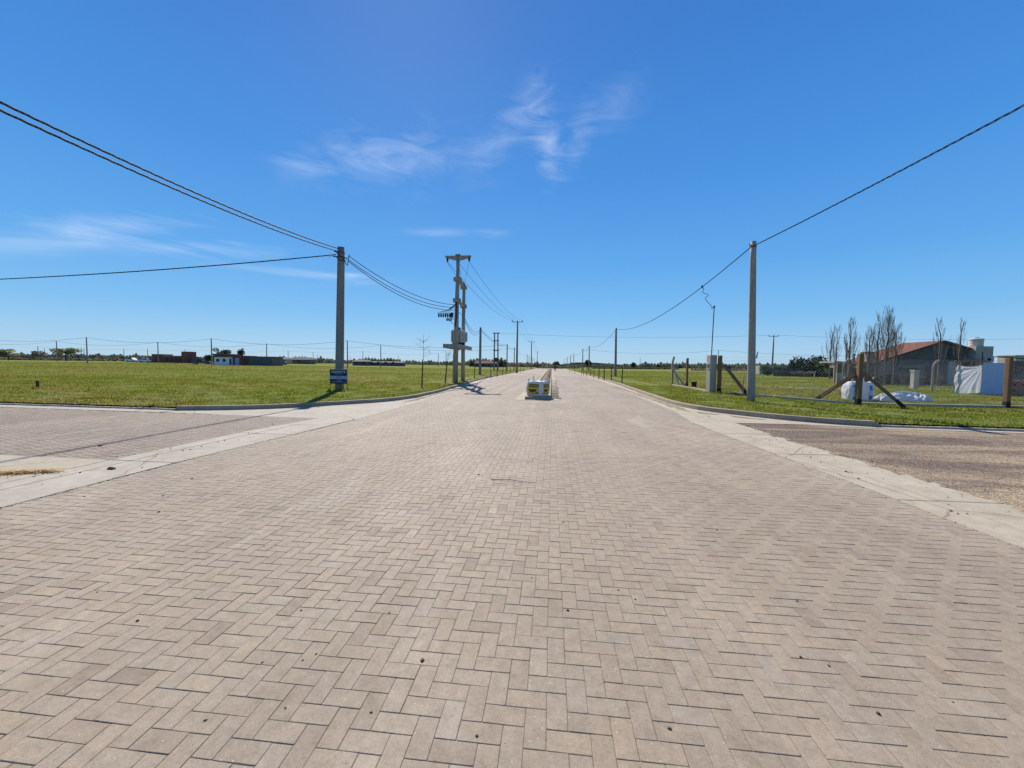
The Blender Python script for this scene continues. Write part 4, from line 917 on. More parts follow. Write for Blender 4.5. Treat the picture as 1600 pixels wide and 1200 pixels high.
cable('twisted cable from the right corner pole passing overhead to the upper right', [((9.04, 18.85, 7.22), (9.0, -18, 7.4), .55)], .0155, None, True)
cable('cable sagging from the right corner pole to the next pole up the road', [((9.0, 18.95, 7.22), U1 - Vector((0, 0, .15)), 1.22)], .024)
cable('cable sagging along the smaller poles of the right verge', [(a - Vector((0, 0, .15)), c_ - Vector((0, 0, .15)), 1.1) for a, c_ in zip(UR[:-1], UR[1:])], .024, n=12)
x, y, z, _ = far(1121.5, 547, 7.2); pole('thin dark pole rising behind the cement meter pillar', (x, y, z), (x, y, z + 7.2), .13, .10, M_POLE, n=8)
cable('cable crossing the right field behind the cement meter pillar', [(U3 - Vector((0, 0, .15)), Vector((x, y, z + 7.1)), 1.3), (Vector((x, y, z + 7.1)), Vector((x + 75, y + 6, z + 6.6)), 1.2)], .026, n=16)

# ------------------------------------------------------------------ sign
sg = thing('estate_sign', 'navy and pale blue estate sign on two legs in front of the corner pole', 'sign', (-12.27, 21.1, GZ), R(-2))
MB().box(-.53, .53, -.012, .012, .40, 1.22).build('panel', M_NAVY, sg)
MB().box(-.53, .53, -.017, -.0125, .66, .86).build('band', M_PALEBLUE, sg)
MB().box(-.55, .55, -.02, .02, 1.221, 1.25).box(-.555, -.531, -.02, .02, .38, 1.22).box(.531, .555, -.02, .02, .38, 1.22).build('frame', M_STEEL, sg)
for q, dx_ in ((-.54, 0), (.545, .03)): MB().tube([(q, 0, -.1), (q + dx_ * .5, 0, .2), (q, 0, .40)], .016, 6).build('leg', M_DARKSTEEL, sg)
def text(body, size, loc, mat, parent, rot=(R(90), 0, 0), sx=1.0, ext=.002):
    c = bpy.data.curves.new('lettering', 'FONT'); c.body = body; c.size = size; c.align_x = 'CENTER'; c.align_y = 'CENTER'; c.extrude = ext; c.offset = .002
    c.materials.append(mat); q = bpy.data.objects.new('lettering', c); me = bpy.data.meshes.new_from_object(q); me.name = 'lettering'; bpy.data.objects.remove(q); o = bpy.data.objects.new('lettering', me); COL.objects.link(o); o.parent = parent; o.location = loc; o.rotation_euler = rot; o.scale = (sx, 1, 1); return o
text('CROVETTA', .155, (0, -.016, 1.085), M_WHITEINK, sg, sx=1.12)
b = MB()
def dashes(b, xa, xb, z, h, y=-.0150):
    x = xa
    while x < xb:
        l = random.uniform(.02, .06); b.box(x, min(x + l, xb), y, y + .002, z - h / 2, z + h / 2); x += l + .012
for q in ((-.27, .27, .975, .016), (-.43, .43, .505, .02), (-.08, .18, .575, .022)): b = MB(); dashes(b, *q); b.build('small_print', M_WHITEINK, sg, kind='stuff')
b = MB(); dashes(b, -.14, .14, .775, .03, -.0195); b.build('small_print', M_NAVY, sg, kind='stuff')

# ------------------------------------------------------------------ bulk bags
def bag_radius(t, w):                      # half width of the bag at height t 0..1
    return w * (0.90 + 0.10 * math.sin(math.pi * min(1, t * 1.05)) - .06 * max(0, t - .85) / .15)
def bag_pt(u, t, w, h, seed, off=0.0):
    a = 2 * math.pi * u; e = .55
    cx_, sy_ = math.cos(a), math.sin(a); rr = bag_radius(t, w) + off
    x = rr * math.copysign(abs(cx_) ** e, cx_); y = rr * math.copysign(abs(sy_) ** e, sy_)
    k = .018 * math.sin(9 * a + seed + 4 * t) + .014 * math.sin(17 * a - 9 * t + seed * 2) + .012 * math.sin(5 * a + 14 * t)
    k += .016 * abs(math.sin(13 * a + 6 * t + seed)) - .02 * abs(math.sin(3.5 * a - 8 * t + seed * 3)) * (t > .12)
    return (x * (1 + k), y * (1 + k), h * t + .02 * math.sin(4 * a + seed) * t)
def bulk_bag(label, loc, rz, w, h, seed, panels, slump=.16):
    o = thing('bulk_bag', label, 'bulk bag', loc, rz); nu, nt_ = 64, 14; b = MB(); vs = []
    for j in range(nt_ + 1):
        for i in range(nu): vs.append(bag_pt(i / nu, j / nt_, w, h, seed))
    fs = [(j * nu + i, j * nu + (i + 1) % nu, (j + 1) * nu + (i + 1) % nu, (j + 1) * nu + i) for j in range(nt_) for i in range(nu)]
    base = len(vs)                         # slumped top with folds
    for s_ in (.82, .6, .35):
        for i in range(nu):
            p = bag_pt(i / nu, 1, w, h, seed); vs.append((p[0] * s_, p[1] * s_, p[2] - slump * (1 - s_) + .03 * math.sin(i * .9 + s_ * 20)))
    vs.append((0, 0, h - slump * .9)); rings = [nt_ * nu, base, base + nu, base + 2 * nu]
    for a, c_ in zip(rings[:-1], rings[1:]): fs += [(a + i, a + (i + 1) % nu, c_ + (i + 1) % nu, c_ + i) for i in range(nu)]
    fs += [(rings[-1] + i, rings[-1] + (i + 1) % nu, len(vs) - 1) for i in range(nu)] + [tuple(reversed(range(nu)))]
    b.add(vs, fs).build('body', M_FABRIC, o, smooth=True)
    for k in range(4):                     # lifting loops from the corners
        a = (k + .5) / 4; p = Vector(bag_pt(a, .98, w, h, seed)); q = Vector(bag_pt(a + .055, .98, w, h, seed)); l = random.uniform(.12, .30); tip = (p + q) / 2 * 1.03 + Vector((random.uniform(-.06, .06), random.uniform(-.05, .05), l))
        pts = [p - Vector((0, 0, .14)), p, p.lerp(tip, .6) + Vector((0, 0, .05)), tip, q.lerp(tip, .6) + Vector((0, 0, .05)), q, q - Vector((0, 0, .14))]
        bb = MB(); W_ = .022
        for A_, B_ in zip(pts[:-1], pts[1:]): bb.beam(A_, B_, W_ * 2, .008)
        bb.build('loop', M_FABRIC, o)
    def patch(name, u0, u1, t0, t1, mat, off, parent):
        bb = MB(); m, n_ = 16, 10; vv = []
        for dz in (off, off - .004):
            for j in range(n_ + 1):
                for i in range(m + 1): vv.append(bag_pt(u0 + (u1 - u0) * i / m, t0 + (t1 - t0) * j / n_, w, h, seed, dz))
        K = (m + 1) * (n_ + 1); ff = [(j * (m + 1) + i, j * (m + 1) + i + 1, (j + 1) * (m + 1) + i + 1, (j + 1) * (m + 1) + i) for j in range(n_) for i in range(m)]
        return bb.add(vv[:K], ff).build(name, mat, parent, smooth=True)
    for pn in panels: patch(*pn, o)
    return o
# faces: u=.75 is the -y side (towards the camera), u=0 the +x side
Y_, D_, B_, WI = M_YELLOW, M_DKGREEN, M_BLUEPRINT, M_WHITEINK
P = []
for c0 in (.745, .985, .495):
    P += [('print_panel', c0 - .072, c0 + .066, .12, .84, Y_, .006), ('print_panel', c0 - .052, c0 + .062, .56, .82, D_, .010),
          ('print_panel', c0 - .052, c0 + .030, .36, .47, D_, .010), ('print_panel', c0 - .040, c0 + .020, .29, .36, D_, .010), ('print_panel', c0 - .028, c0 + .008, .25, .29, D_, .010),
          ('print_panel', c0 - .068, c0 - .035, .17, .23, D_, .010), ('print_panel', c0 + .015, c0 + .062, .18, .25, D_, .010), ('print_panel', c0 - .070, c0 + .062, .125, .155, D_, .010)]
    for r_, (a, e) in enumerate(((.77, .80), (.70, .73), (.63, .655), (.58, .605))):
        x = c0 - .047
        while x < c0 + .050:
            l = random.uniform(.010, .020); P.append(('lettering', x, x + l, a, e, Y_, .014)); x += l + .005
bulk_bag('white bulk bag with yellow printed panels standing on the median nose', (-.70, 19.75, .150), R(-24), .52, .72, 1.3, P)
P = [('print_panel', .665, .715, .06, .84, B_, .006), ('print_panel', .79, .845, .06, .84, B_, .006)]
for t in (.22, .34, .46, .58, .70, .80): P.append(('print_panel', .945, 1.02, t, t + .035, B_, .006))
for q in ((.672, .684, .2, .7), (.690, .708, .2, .45), (.797, .812, .3, .6), (.818, .838, .3, .6)): P.append(('lettering', *q, WI, .010))
bulk_bag('white bulk bag with blue panels on the grass behind the propped timber post', (15.45, 21.2, GZ), R(-14), .56, .93, 2.7, P, .1)
# crumpled heap of empty bags
o = thing('empty_bag_heap', 'heap of crumpled white empty bags on the grass right of the blue-panelled bag', 'bag heap', (17.4, 21.3, GZ))
for (ax, ay, rx, ry, hh, sd) in ((0.25, 0, .95, .55, .42, 1), (-.75, -.15, .45, .35, .28, 5), (.85, -.1, .5, .45, .34, 9)):
    b = MB(); nu, nr = 56, 14; vs = []
    for j in range(nr):
        s_ = 1 - j / (nr - 1) * .98
        for i in range(nu):
            a = 2 * math.pi * i / nu; k = 1 + .13 * math.sin(5 * a + sd) + .08 * math.sin(9 * a + 2 * sd); z = hh * (1 - s_ ** 2.6) ** .7 * (.82 + .18 * math.sin(2 * a + sd)) + (.11 * abs(math.sin(4 * a + 6 * s_ + sd)) - .05 * abs(math.sin(9 * a - 8 * s_))) * (1 - s_ ** 2) * (j > 0) + random.uniform(-.015, .015) * (j > 0)
            vs.append((ax + rx * s_ * k * math.cos(a), ay + ry * s_ * k * math.sin(a), max(z, 0)))
    b.add(vs, [(j * nu + i, j * nu + (i + 1) % nu, (j + 1) * nu + (i + 1) % nu, (j + 1) * nu + i) for j in range(nr - 1) for i in range(nu)] + [tuple(range((nr - 1) * nu, nr * nu))])
    b.build('bag', M_FABRIC, o)

# ------------------------------------------------------------------ fenced plot on the right
fn = thing('wire_fence', 'wire mesh fence on propped timber posts round the right-hand plot', 'fence', (0, 0, GZ))
FL = [(10.15, 33.8), (10.75, 32.0), (10.25, 24.6), (13.35, 18.3), (19.05, 18.2), (31.5, 18.15)]
b = MB()
for (xa, ya), (xb, yb) in (((10.15, 33.6), (10.05, 25.4)), ((10.9, 23.9), (13.35, 18.35)), ((13.35, 18.3), (19.05, 18.2)), ((19.05, 18.2), (31.5, 18.15))):
    b.beam((xa, ya, .02), (xb, yb, .02), .15, .17)
b.build('plinth', M_RENDER_LIGHT, fn)
def timber(x, y, h, s=.15, top=None):
    p = MB().cbox(-s / 2, s / 2, -s / 2, s / 2, .28, h, .012).build('post', M_WOOD, fn, (x, y, 0), rz=random.uniform(-.1, .1)); MB().cbox(-s / 2 - .002, s / 2 + .002, -s / 2 - .002, s / 2 + .002, -.2, .28, .005).build('tarred_foot', M_TAR, p); return p
def brace(p, q, s=.13):
    p, q = Vector(p), Vector(q); m = p.lerp(q, .80); o = MB().beam(p, m, s).build('brace', M_WOOD, fn); MB().beam(m, q, s + .002).build('tarred_foot', M_TAR, o)
timber(10.74, 32.0, 2.28, .15); timber(10.22, 24.75, 2.30, .19); timber(13.35, 18.25, 2.25, .17); timber(19.05, 18.2, 2.10, .17)
brace((10.32, 24.4, 1.72), (10.95, 22.7, .0)); brace((13.25, 18.35, 1.35), (12.75, 20.1, .02)); brace((13.45, 18.22, 1.42), (14.55, 17.45, .0))
b = MB(); b.box(-.07, .07, -.07, .07, -.1, 2.05); b.hexa([(-.07, -.07, 2.05), (.07, -.07, 2.05), (.07, .07, 2.05), (-.07, .07, 2.05)], [(.05, -.07, 2.45), (.17, -.07, 2.40), (.17, .07, 2.40), (.05, .07, 2.45)])
b.build('post', M_KERB, fn, (10.15, 33.8, 0), label='pale concrete fence post with a bent top')
MB().beam((10.15, 33.75, 1.75), (10.3, 32.5, -.02), .09).beam((10.25, 33.8, 1.2), (10.95, 33.0, .0), .09).build('brace', M_KERB, fn)
b = MB(); pitch = .15
def mesh_panel(a, c_, z0, z1):
    a, c_ = Vector((*a, 0)), Vector((*c_, 0)); L = (c_ - a).length; d = (c_ - a) / L; n_ = int((L + z1 - z0) / pitch); h = z1 - z0
    for k in range(n_):
        s0 = k * pitch - h
        for sg_ in (1, -1):
            lo, hi = max(0, s0), min(L, s0 + h)
            if hi - lo < .03: continue
            za, zb = z0 + (lo - s0), z0 + (hi - s0)
            if sg_ < 0: za, zb = z0 + h - (lo - s0), z0 + h - (hi - s0)
            w3 = .0016; p, q = a + d * lo, a + d * hi
            b.tube([(p.x, p.y + .003 * sg_, za), (q.x, q.y + .003 * sg_, zb)], w3, 3, False)
for i in range(len(FL) - 1):
    if i != 1: mesh_panel(FL[i], FL[i + 1], .12, 2.0)
b.build('wire_mesh', M_MESHWIRE, fn, kind='stuff')
b = MB()
for (xa, ya), (xb, yb) in zip(FL[:-1], FL[1:]):
    for z_ in (.14, .8, 1.4, 2.0, 2.15): b.tube([(xa, ya, z_), ((xa + xb) / 2, (ya + yb) / 2, z_ - .01), (xb, yb, z_)], .0025, 4, False)
b.build('strand', M_KERB, fn, kind='stuff')
# back fence of the plot: concrete posts with bent tops
bf = thing('wire_fence', 'old wire mesh fence on bent-top concrete posts behind the grass plot', 'fence', (0, 0, GZ))
for x, y in ((13.6, 30.5), (21.0, 30.2), (27.05, 30.4), (33.5, 30.5), (40, 30.6)):
    if x in (13.6,): continue
    b = MB(); b.tube([(0, 0, -.1), (0, 0, 1.75), (.05, 0, 1.98), (.18, 0, 2.14), (.36, 0, 2.26)], [.075, .07, .065, .06, .05], 8).build('post', M_KERB, bf, (x, y, 0))
MB().box(17.8, 20.9, 30.0, 30.25, -.05, .07).build('plinth', M_RENDER_LIGHT, bf)
b = MB(); mesh_panel((21.0, 30.2), (27.05, 30.4), .1, 1.9); mesh_panel((27.05, 30.4), (40, 30.6), .1, 1.9); b.build('wire_mesh', M_MESHWIRE, bf, kind='stuff')
# meter pillar with mast and service drop
mp = thing('meter_pillar', 'cement meter pillar with a tall thin mast at the plot corner', 'pillar', (9.93, 25.1, GZ), R(6))
MB().cbox(-.26, .14, -.24, .24, -.1, 2.33, .015).build('body', M_RENDER_LIGHT, mp)
bx_ = MB().cbox(-.282, -.261, -.12, .12, 1.45, 1.85, .006).build('meter_box', M_TANKGREY, mp); MB().box(-.288, -.283, -.08, .08, 1.55, 1.75).build('window', M_GLASS, bx_)
mast = MB().tube([(-.08, .02, 2.2), (-.05, .02, 3.8), (-.02, .02, 5.25)], .028, 8).build('mast', M_DARKSTEEL, mp)
MB().lathe([(.03, 5.22), (.055, 5.27), (.05, 5.36), (.01, 5.40)], -.02, .02, 10).build('cap', M_DARKSTEEL, mast)
d0 = Vector((9.915, 25.1, 5.42)); cp = cable_pts((9.0, 18.95, 7.22), U1 - Vector((0, 0, .15)), 1.22, 200); d1 = min(cp, key=lambda p: abs(p.y - 24.9))
pts = []
for k in range(25):
    t = k / 24; p = d0.lerp(d1, t); pts.append(p + Vector((-.30 * math.sin(math.pi * t) * .3 - .16 * math.sin(t * 3 * 2 * math.pi) * math.sin(math.pi * t), 0, -.35 * math.sin(math.pi * min(1, t * 2.4)) * (t < .42))))
tag(MB().tube(pts, .016, 6).tube([d1 + Vector((-.1, -.25, .0)), d1, d1 + Vector((.1, .25, 0))], .05, 6).build('service_cable', M_WIRE, smooth=True), 'wavy service drop cable hanging between the overhead line and the mast', 'cable')
tb = thing('black_bucket', 'small black bucket beside the second timber post', 'bucket', (10.95, 31.0, GZ))
MB().lathe([(.17, 0), (.21, .42), (.22, .43), (.20, .43), (.16, .05)], 0, 0, 14).build('body', M_RUBBER, tb)
MB().tube([(-.21, 0, .40), (-.15, 0, .50), (0, 0, .55), (.15, 0, .50), (.21, 0, .40)], .008, 6).build('handle', M_STEEL, tb)
tag(MB().tube([(10.62, 22.6, .1), (10.60, 22.6, .9), (10.64, 22.6, 1.22), (10.78, 22.65, 1.38), (10.95, 22.7, 1.40)], .022, 8).build('conduit', M_KERB), 'bent grey conduit pipe sticking up behind the right corner pole', 'pipe')
rocks('stones', [(13.0 + random.uniform(-.25, .25), 20.2 + random.uniform(-.2, .2), GZ, random.uniform(.05, .16)) for _ in range(7)] + [(9.75 + random.uniform(-.2, .2), 25.9 + random.uniform(-.6, .5), GZ, random.uniform(.06, .13)) for _ in range(5)], M_STONE)
rocks('soil_clods', [(11.2 + random.gauss(0, .55), 23.9 + random.gauss(0, .4), GZ, random.uniform(.05, .16)) for _ in range(70)], M_CLOD)

# plot latrine: board, posts and plastic sheet
sh = thing('board_shelter', 'small blue board shelter with torn white plastic sheet on the grass plot', 'shelter', (27.6, 27.9, GZ))
MB().box(.05, 1.42, -.02, .02, .03, 2.05).build('board', M_BLUEBOARD, sh); b = MB()
for k in range(5): b.box(.10 + k * .27, .115 + k * .27, -.028, -.0205, .04, 2.04)
b.build('board_rib', M_BLUEBOARD, sh)
MB().box(1.40, 1.44, .021, 1.3, .03, 2.05).build('board', M_BLUEBOARD, sh)
for x, y, h in ((0, 0, 2.75), (-1.12, .35, 2.2), (1.45, 0, 2.1), (.02, 1.25, 2.2)): MB().cbox(-.045, .045, -.045, .045, -.05, h, .008).build('post', M_DARKWOOD, sh, (x, y, 0))
MB().beam((-1.3, .3, 2.14), (.1, -.06, 2.12), .05, .10).build('rail', M_WOOD, sh)
b = MB(); n_, m_ = 40, 40; vs = []
for j in range(m_ + 1):
    t = j / m_
    for i in range(n_ + 1):
        u = i / n_; x = -1.16 + 1.13 * u; y = .30 * (1 - u) - .09
        x += .10 * math.sin(t * 3.1) * (1 - u) * -1.2; z = .05 + 1.85 * t - (.12 * u * (1 - u) * 4 * (t > .9)) + (.12 * (1 - t) * (u - .5))
        r_ = math.hypot(1 - u, 1 - t); an = math.atan2(1 - t, 1 - u + .02)
        y += .030 * math.sin(an * 17) * min(1, r_ * 1.5) + .018 * math.sin(an * 31 + 3 * r_) + .05 * (1 - t) * math.sin(u * 9 + 1.5) + (.08 * (1 - t) ** 2 * math.sin(u * 22) if u > .7 else 0)
        vs.append((x, y, z))
b.add(vs, [(j * (n_ + 1) + i, j * (n_ + 1) + i + 1, (j + 1) * (n_ + 1) + i + 1, (j + 1) * (n_ + 1) + i) for j in range(m_) for i in range(n_)])
b.build('plastic_sheet', M_FILM, sh, smooth=True)
# brick stack
bs = thing('brick_stack', 'open stack of red hollow bricks right of the last timber post', 'brick stack', (30.2, 28.2, GZ))
bm = MB().cbox(-.165, .165, -.09, .09, 0, .185, .008).mesh('brick', M_BRICKLOOSE)
for lv in range(5):
    for r_ in range(5):
        for c_ in range(2):
            if (lv == 3 and r_ == 2) or (lv in (1, 2) and r_ > 2 and c_ == 0) : continue
            inst('brick', bm, bs, (-.70 + r_ * .345 + (.08 if lv % 2 else 0) + random.uniform(-.02, .02), c_ * .36 + random.uniform(-.02, .02), lv * .19), (0, 0, random.uniform(-.06, .06) + (R(90) if lv % 2 and r_ % 2 else 0)))
MB().box(-.95, 1.0, -.2, .6, -.01, .0).build('pallet', M_DARKWOOD, bs)

# ------------------------------------------------------------------ house on the right
HX, HY = 33.0, 45.0
ho = thing('gable_house', 'grey rendered house with a long terracotta gable roof on the right', 'house', (HX, HY, GZ))
rx_, rz_ = 7.7, 4.55; ex, ez = 10.3, 3.72
MB().prism([(0, 0)], 0, 0) if False else None
b = MB(); prof = [(0.25, 0), (10.2, 0), (10.2, ez - .05), (rx_, rz_ - .12), (0.25, 1.80)]
vs = [(x, 0, z) for x, z in prof] + [(x, 4.2, z) for x, z in prof]; k = 5
b.add(vs, [(0, 1, 2, 3, 4), (9, 8, 7, 6, 5)] + [(i, (i + 1) % k, k + (i + 1) % k, k + i)[::-1] for i in range(k)]).build('wall', M_RENDER_GREY, ho)
def roof_slab(xa, za, xb, zb, y0, y1, name='roof'):
    t = .13; return MB().hexa([(xa, y0, za), (xb, y0, zb), (xb, y1, zb), (xa, y1, za)], [(xa, y0, za + t), (xb, y0, zb + t), (xb, y1, zb + t), (xa, y1, za + t)])
rf = roof_slab(-.15, 1.66, rx_, rz_ - .08, -.25, 4.45).build('roof', M_ROOF, ho)
roof_slab(rx_ + .002, rz_ - .08, ex + .15, ez - .10, -.25, 4.45).build('roof', M_ROOF, ho)
b = MB()                                   # tile ribs down the slope
for k in range(18):
    y = -.2 + k * .27; b.beam((-.15, y, 1.66 + .15), (rx_ - .05, y, rz_ - .08 + .14), .07, .045)
b.build('tile_ribs', M_ROOF, rf, kind='stuff')
b = MB().beam((-.2, -.30, 1.70), (rx_, -.30, rz_), .05, .16); b.beam((rx_, -.30, rz_), (ex + .2, -.30, ez - .05), .05, .16); b.build('barge_board', M_DARKWOOD, ho)
w_ = MB().box(8.25, 9.05, -.06, -.004, 2.75, 3.85).build('window', M_DARKWOOD, ho); MB().box(8.31, 8.99, -.085, -.061, 2.80, 3.80).build('pane', M_GLASS, w_)
w_ = MB().box(3.6, 5.6, -.06, -.004, .6, 1.75).build('window', M_DARKWOOD, ho); MB().box(3.7, 5.5, -.085, -.061, .68, 1.68).build('pane', M_GLASS, w_)
d_ = MB().box(6.3, 7.3, -.06, -.004, .0, 2.0).build('door', M_DARKWOOD, ho)
MB().hexa([(9.0, -1.6, 2.42), (10.6, -1.6, 2.42), (10.6, -.01, 2.75), (9.0, -.01, 2.75)], [(9.0, -1.6, 2.48), (10.6, -1.6, 2.48), (10.6, -.01, 2.81), (9.0, -.01, 2.81)]).build('porch_roof', M_ROOF, ho)
MB().hexa([(7.2, -1.4, 0), (7.9, -1.4, 0), (7.9, -1.3, 0), (7.2, -1.3, 0)], [(7.2, -1.4, 2.4), (7.9, -1.4, 2.4), (7.9, -1.3, 2.4), (7.2, -1.3, 2.4)]).build('side_wall', M_RENDER_LIGHT, ho)
for x in (9.1, 10.5): MB().cbox(-.06, .06, -.06, .06, 0, 2.42, .01).build('porch_post', M_KERB, ho, (x, -1.5, 0))
# tank tower
tw = MB().box(10.25, 11.85, -.7, .75, 0, 4.0).build('tower', M_RENDER_LIGHT, ho)
tk = thing('water_tank', 'round pale water tank on top of the square block tower', 'water tank', (HX + 11.0, HY + .1, GZ + 4.0))
MB().lathe([(.50, 0.0), (.52, .05), (.52, .62), (.50, .66), (.56, .68), (.56, .78), (.40, .86), (.20, .88), (.20, .95), (.0, .96)], 0, 0, 22).build('body', M_TANKPLASTIC, tk, smooth=False)
b = MB()
for z in (.2, .38, .55): b.lathe([(.523, z - .02), (.535, z), (.523, z + .02)], 0, 0, 22)
b.build('rib', M_TANKPLASTIC, tk)
ac = thing('air_conditioner', 'air conditioner unit on the wall below the tank tower', 'air conditioner', (HX + 11.2, HY - .95, GZ + 2.35))
MB().cbox(-.4, .4, -.13, .2, 0, .55, .02).build('case', M_TANKPLASTIC, ac); MB().lathe([(.0, 0), (.20, .0), (.20, .02), (.0, .021)], 0, 0, 16).build('fan_grille', M_DARKSTEEL, ac, (-.08, -.132, .28)).rotation_euler = (R(90), 0, 0)
# lean-to and shed right of the tower, annex on the left
ln = thing('lean_to_shed', 'dark lean-to shed with a sloping sheet roof right of the block tower', 'shed', (HX + 12.0, HY - 2, GZ))
MB().box(0, 5.6, 0, .15, 0, 2.5).build('wall', M_DARKWALL, ln); MB().hexa([(-.1, -.6, 2.75), (6.0, -.6, 2.35), (6.0, 3, 2.75), (-.1, 3, 3.05)], [(-.1, -.6, 2.82), (6.0, -.6, 2.42), (6.0, 3, 2.82), (-.1, 3, 3.12)]).build('roof', M_DARKSTEEL, ln)
w_ = MB().box(.5, 2.0, -.05, -.004, 1.2, 2.1).build('window', M_DARKWOOD, ln); MB().box(.57, 1.93, -.07, -.051, 1.26, 2.04).build('pane', M_GLASS, ln if False else w_)
MB().tube([(1.3, -.8, 0), (1.3, -.8, 3.35)], .09, 8).build('post', M_DARKSTEEL, ln)
ax = thing('annex', 'low flat-roofed grey annex left of the terracotta-roofed house', 'annex', (HX - 4.6, HY + .6, GZ))
MB().box(2.9, 4.83, .3, .5, 0, 2.15).build('wall', M_RENDER_GREY, ax); MB().box(.8, 6.2, -2.3, -.02, 2.16, 2.31).build('roof', M_RENDER_LIGHT, ax)
for x in (1.0, 2.3, 3.6, 4.9, 6.0): MB().cbox(-.08, .08, -.08, .08, 0, 2.155, .01).build('post', M_KERB, ax, (x, -2.1, 0))
MB().box(1.2, 2.1, -2.16, -2.04, 0, 1.1).build('parapet', M_RENDER_LIGHT, ax); MB().box(5.0, 5.9, -2.16, -2.04, 0, 1.0).build('parapet', M_RENDER_LIGHT, ax)
ch = MB().box(4.45, 5.15, -1.6, -.7, 2.311, 3.25).build('chimney', M_RENDER_LIGHT, ax); MB().box(4.4, 4.65, -1.65, -.65, 3.251, 3.35).build('cap', M_DARKWALL, ch); MB().box(4.8, 5.1, -1.65, -.65, 3.251, 3.33).build('cap', M_DARKWALL, ch)
MB().tube([(3.6, -1, 2.31), (3.6, -1, 3.0)], .07, 8).lathe([(.07, 3.0), (.14, 3.02), (.14, 3.1), (.02, 3.16)], 3.6, -1, 10).build('vent_pipe', M_DARKSTEEL, ax)
MB().tube([(2.9, -.9, 2.31), (2.9, -.9, 4.3)], .06, 6).build('antenna_mast', M_STAKE, ax)
gp = thing('gate_pillar', 'short pale concrete gate pillar in front of the house shadow', 'pillar', (28.6, 33.6, GZ)); MB().cbox(-.18, .18, -.18, .18, -.1, 1.42, .02).build('shaft', M_RENDER_LIGHT, gp); MB().cbox(-.22, .22, -.22, .22, 1.421, 1.52, .02).build('cap', M_RENDER_LIGHT, gp)
x, y, z = dist(1595, 62); tt = thing('block_tower', 'plain tan block tower at the right edge behind the sheds', 'tower', (x, y, z)); MB().box(-.9, 3, 0, 2.5, 0, 3.9).build('wall', M_RENDER_LIGHT, tt); MB().box(-1, 3.1, -.1, 2.6, 3.901, 4.0).build('coping', M_RENDER_LIGHT, tt)
x, y, z = dist(1197, 88); hu = thing('small_hut', 'small pale hut with a dark flat roof beside the lone T-topped pole', 'hut', (x, y, z)); MB().box(-1.4, 1.6, 0, 3, 0, 2.0).build('wall', M_RENDER_LIGHT, hu); MB().box(1.6, 6.5, .5, 3, 0, 1.5).build('side_wall', M_DARKWALL, hu); MB().box(1.601, 6.7, .3, 3.2, 1.501, 1.65).build('roof', M_DARKSTEEL, hu)
x, y, z = dist(1210, 70); wf = thing('board_fence', 'dark weathered board fence between the shrubs beyond the grass plot', 'fence', (x, y, z), R(-6)); bmsh = MB().box(-.13, .13, -.015, .015, 0, 1.5).mesh('board', M_DARKWOOD)
for k in range(48): inst('board', bmsh, wf, (k * .29, random.uniform(-.02, .02), 0), (0, random.uniform(-.02, .02), 0), (1, 1, random.uniform(.85, 1.1)))

# ------------------------------------------------------------------ vegetation
def leaf_arrays(blobs, n, size, seed, shell=.55):
    r = np.random.default_rng(seed); B = np.array(blobs, float); vol = (B[:, 3] * B[:, 4] * B[:, 5]) ** .8; k = r.choice(len(B), n, p=vol / vol.sum())
    d = r.normal(size=(n, 3)); d /= np.linalg.norm(d, axis=1)[:, None]; rad = shell + (1 - shell) * r.random(n) ** .5; rad *= r.uniform(.75, 1.1, n)
    C = B[k, :3] + d * B[k, 3:6] * rad[:, None]
    u = r.normal(size=(n, 3)); u /= np.linalg.norm(u, axis=1)[:, None]; v = np.cross(u, r.normal(size=(n, 3))); v /= np.linalg.norm(v, axis=1)[:, None]
    s = size * r.uniform(.5, 1.4, n)[:, None]
    V = np.stack([C - u * s, C + v * s * .55, C + u * s, C - v * s * .55], 1).reshape(-1, 3)
    clump = (np.sin(C[:, 0] * 2.3 / max(size * 4, .5) + seed) * np.sin(C[:, 2] * 3.1 / max(size * 4, .5)) * .25 + .5)
    return V, np.arange(n * 4).reshape(-1, 4), np.clip(clump + r.normal(0, .18, n), 0.02, 1)
def tree(name, label, loc, blobs, n, size, leaf, trunk_h, tr, cat='tree', group=None, seed=1, bark=M_BARK):
    o = thing(name, label, cat, loc, 0, group); rr = random.Random(seed); b = MB()
    top = Vector((rr.uniform(-.1, .1) * trunk_h, 0, trunk_h)); b.tube([(0, 0, -.2), top * .5 + Vector((rr.uniform(-.05, .05), 0, 0)), top], [tr * 1.25, tr, tr * .75], 8)
    for q in blobs[:9]:
        c_ = Vector(q[:3]); mid_ = top.lerp(c_, .5) + Vector((rr.uniform(-.1, .1), rr.uniform(-.1, .1), .05)) * q[3]; b.tube([top * .9, mid_, c_ + Vector((0, 0, q[5] * .3))], [tr * .55, tr * .35, tr * .12], 5)
    b.build('trunk', bark, o); V, Q, T = leaf_arrays(blobs, n, size, seed); npmesh('crown', V, Q, leaf, o, T); return o
def round_blobs(r, h, zc, n, seed, flat=1.0):
    rr = random.Random(seed); out = []
    for k in range(n):
        a = rr.uniform(0, 6.28); d = r * rr.uniform(.25, .75); out.append((d * math.cos(a), d * math.sin(a), zc + rr.uniform(-.45, .5) * h * flat, r * rr.uniform(.28, .5), r * rr.uniform(.28, .5), h * rr.uniform(.18, .34)))
    return out
